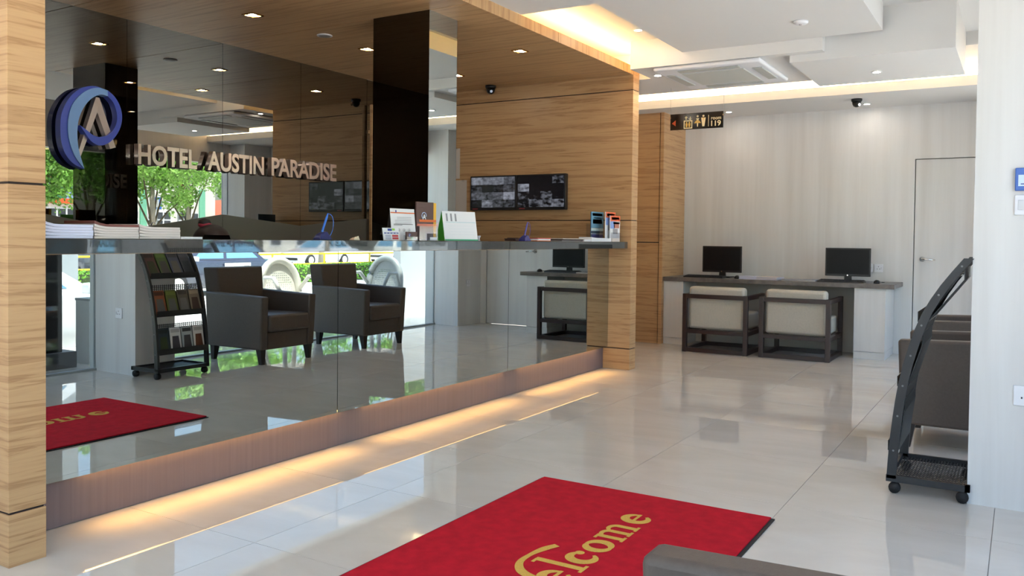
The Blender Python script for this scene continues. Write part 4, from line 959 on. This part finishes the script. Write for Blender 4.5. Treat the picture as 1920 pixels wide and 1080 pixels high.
box('stems', colm('hedge_core', 52, 66, 30), hg, -8.4, 8.4, -.2, .2, 0, .5)
rl = thing('yellow_railing', 'yellow pipe railing along the hedge', 'railing', (18.5, -15.0, GZ))
for z in (.60, .95): MB().tube([(-8.6, 0, z), (8.6, 0, z)], .03, 8).build('rail', M['yellow'], rl)
for k in range(8): MB().tube([(-8.5+17*k/7, 0, 0), (-8.5+17*k/7, 0, .98)], .035, 8).build('post', M['yellow'], rl)
# trees
def tree(label, x, y, h, crown, seed, m, n=8500):
    t = thing('street_tree', label, 'tree', (x, y, GZ)); rnd = random.Random(seed)
    MB().tube([(0, 0, 0), (.05, .03, .9), (-.03, .08, h*.45), (.06, 0, h*.72)], [.17, .13, .10, .05], 9).build('trunk', M['bark'], t, smooth=True)
    blobs = []
    for k in range(26):
        a = rnd.uniform(0, 2*pi); r = crown*rnd.uniform(.15, .9); z = h*rnd.uniform(.50, .98); blobs.append((r*cos(a), r*sin(a), z, rnd.uniform(.4, .8)))
    for k in range(6):
        b = blobs[k]; MB().tube([(0, .05, h*.3), (b[0]*.5, b[1]*.5, (h*.35+b[2])/2), (b[0], b[1], b[2])], [.045, .03, .012], 6).build('branch', colm('branch_brown', 96, 84, 66, .9), t)
    pts = []
    for _ in range(n):
        b = rnd.choice(blobs); v = Vector((rnd.gauss(0, 1), rnd.gauss(0, 1), rnd.gauss(0, .7))).normalized()*b[3]*rnd.uniform(.35, 1)**.6
        pts.append((b[0]+v.x, b[1]+v.y, b[2]+v.z))
    leafcloud('foliage', pts, .085, m, t, seed+50)
tree('leafy street tree with a pale trunk beside the hedge end', 23.9, -13.2, 5.4, 2.0, 1, M['leaf'])
tree('tall street tree with light green leaves beyond the hedge', 20.2, -18.0, 5.6, 2.1, 2, M['leaf2'])
tree('bushy street tree in front of the shop windows', 24.6, -21.6, 6.0, 2.2, 3, M['leaf2'])
tree('street tree beside the orange and green sign board', 15.6, -17.6, 5.6, 1.6, 4, M['leaf'])
tree('street tree shading the parked black saloon', 30.0, -22.8, 6.4, 2.3, 5, M['leaf'])
tree('slim street tree near the dark hatchback', 19.4, -24.5, 6.0, 1.8, 6, M['leaf2'])
tree('street tree standing alone beyond the entrance', -6.0, -13.0, 5.6, 2.4, 7, M['leaf'])
tree('street tree nearest the entrance porch', -2.0, -11.0, 5.2, 2.1, 8, M['leaf2'])
# shop building across the street
sb = thing('shop_building', 'white and mint shop building with rows of dark windows', 'building', (33.0, -34, GZ))
box('wall', colm('shop_white', 226, 224, 214), sb, -14, 3.2, -6, 0, 0, 7.2)
def shopwin(x0, x1, z0, z1):
    wq = box('window', M['paper'], sb, x0, x1, 0, .06, z0, z1)
    nx = max(1, round((x1-x0)/.55))
    for i in range(nx):
        for (za, zb) in ((z0+.06, z0+(z1-z0)*.62), (z0+(z1-z0)*.68, z1-.06)):
            a = x0+(x1-x0)*i/nx+.05; b = x0+(x1-x0)*(i+1)/nx-.05; box('pane', M['winglass'], wq, a, b, .055, .07, za, zb)
for a in (-13.4, -11.5, -9.6, -7.7, -5.8, -3.9, -1.7, .3): shopwin(a, a+1.6, 1.5, 2.95); shopwin(a, a+1.6, 5.2, 6.5)
for a in (-4.28, -2.2, 1.95): box('pilaster', M['mint'], sb, a, a+.4, 0, .12, 0, 4.4)
bn = thing('shop_banner', 'green and orange shop banner reading PAKATAN RAKYAT', 'banner', (25.3, -33.9, 2.75))
box('panel', M['green'], bn, -4.0, 1.0, -.05, .05, .28, 1.37); box('stripe', M['orange'], bn, -4.0, 2.0, -.06, .06, 0, .28); box('stripe', M['orange'], bn, -4.0, 2.0, -.06, .06, 1.37, 1.6)
box('picture', colm('banner_blue', 150, 178, 220), bn, 1.0, 2.0, -.05, .05, .28, 1.37)
text('lettering', 'PAKATAN', M['paper'], bn, (.85, .056, .88), FACE_PY, .3, width=2.4, height=.34, offset=.01); text('lettering', 'RAKYAT', M['paper'], bn, (.25, .056, .38), FACE_PY, .3, width=1.9, height=.34, offset=.01)
rh = thing('red_roof_house', 'white house with a terracotta gable roof beyond the trees', 'house', (38.5, -34, GZ))
box('wall', colm('shop_white', 226, 224, 214), rh, -2.6, 4.0, -5, 0, 0, 2.3)
MB().hexa([(-3.0, -5.3, 2.3), (4.4, -5.3, 2.3), (4.4, .3, 2.3), (-3.0, .3, 2.3)], [(-.6, -5.0, 3.9), (2.0, -5.0, 3.9), (2.0, 0, 3.9), (-.6, 0, 3.9)]).build('roof', M['roof'], rh)
for a in (-1.8, 0.4, 2.4): wq = box('window', M['paper'], rh, a, a+1, 0, .05, .9, 1.9); box('pane', M['winglass'], wq, a+.08, a+.92, .045, .06, .98, 1.82)
t = thing('street_sign', 'small blue street sign on a pole before the shop', 'sign', (26.2, -26.0, GZ))
MB().tube([(0, 0, 0), (0, 0, 3.4)], .03, 8).build('pole', M['frame'], t); box('plate', colm('sign_blue', 60, 120, 200), t, -.25, .25, -.015, .015, 2.8, 3.4); box('symbol', M['paper'], t, -.08, .08, .016, .02, 2.9, 3.3)
t = thing('red_banner', 'narrow red hanging banner on a lamp pole', 'banner', (27.4, -26.0, GZ))
MB().tube([(0, 0, 0), (0, 0, 4.3)], .035, 8).build('pole', M['frame'], t); box('cloth', colm('banner_red', 206, 60, 50), t, .04, .40, -.01, .01, 3.2, 4.1); box('arm', M['frame'], t, 0, .42, -.012, .012, 4.1, 4.13)
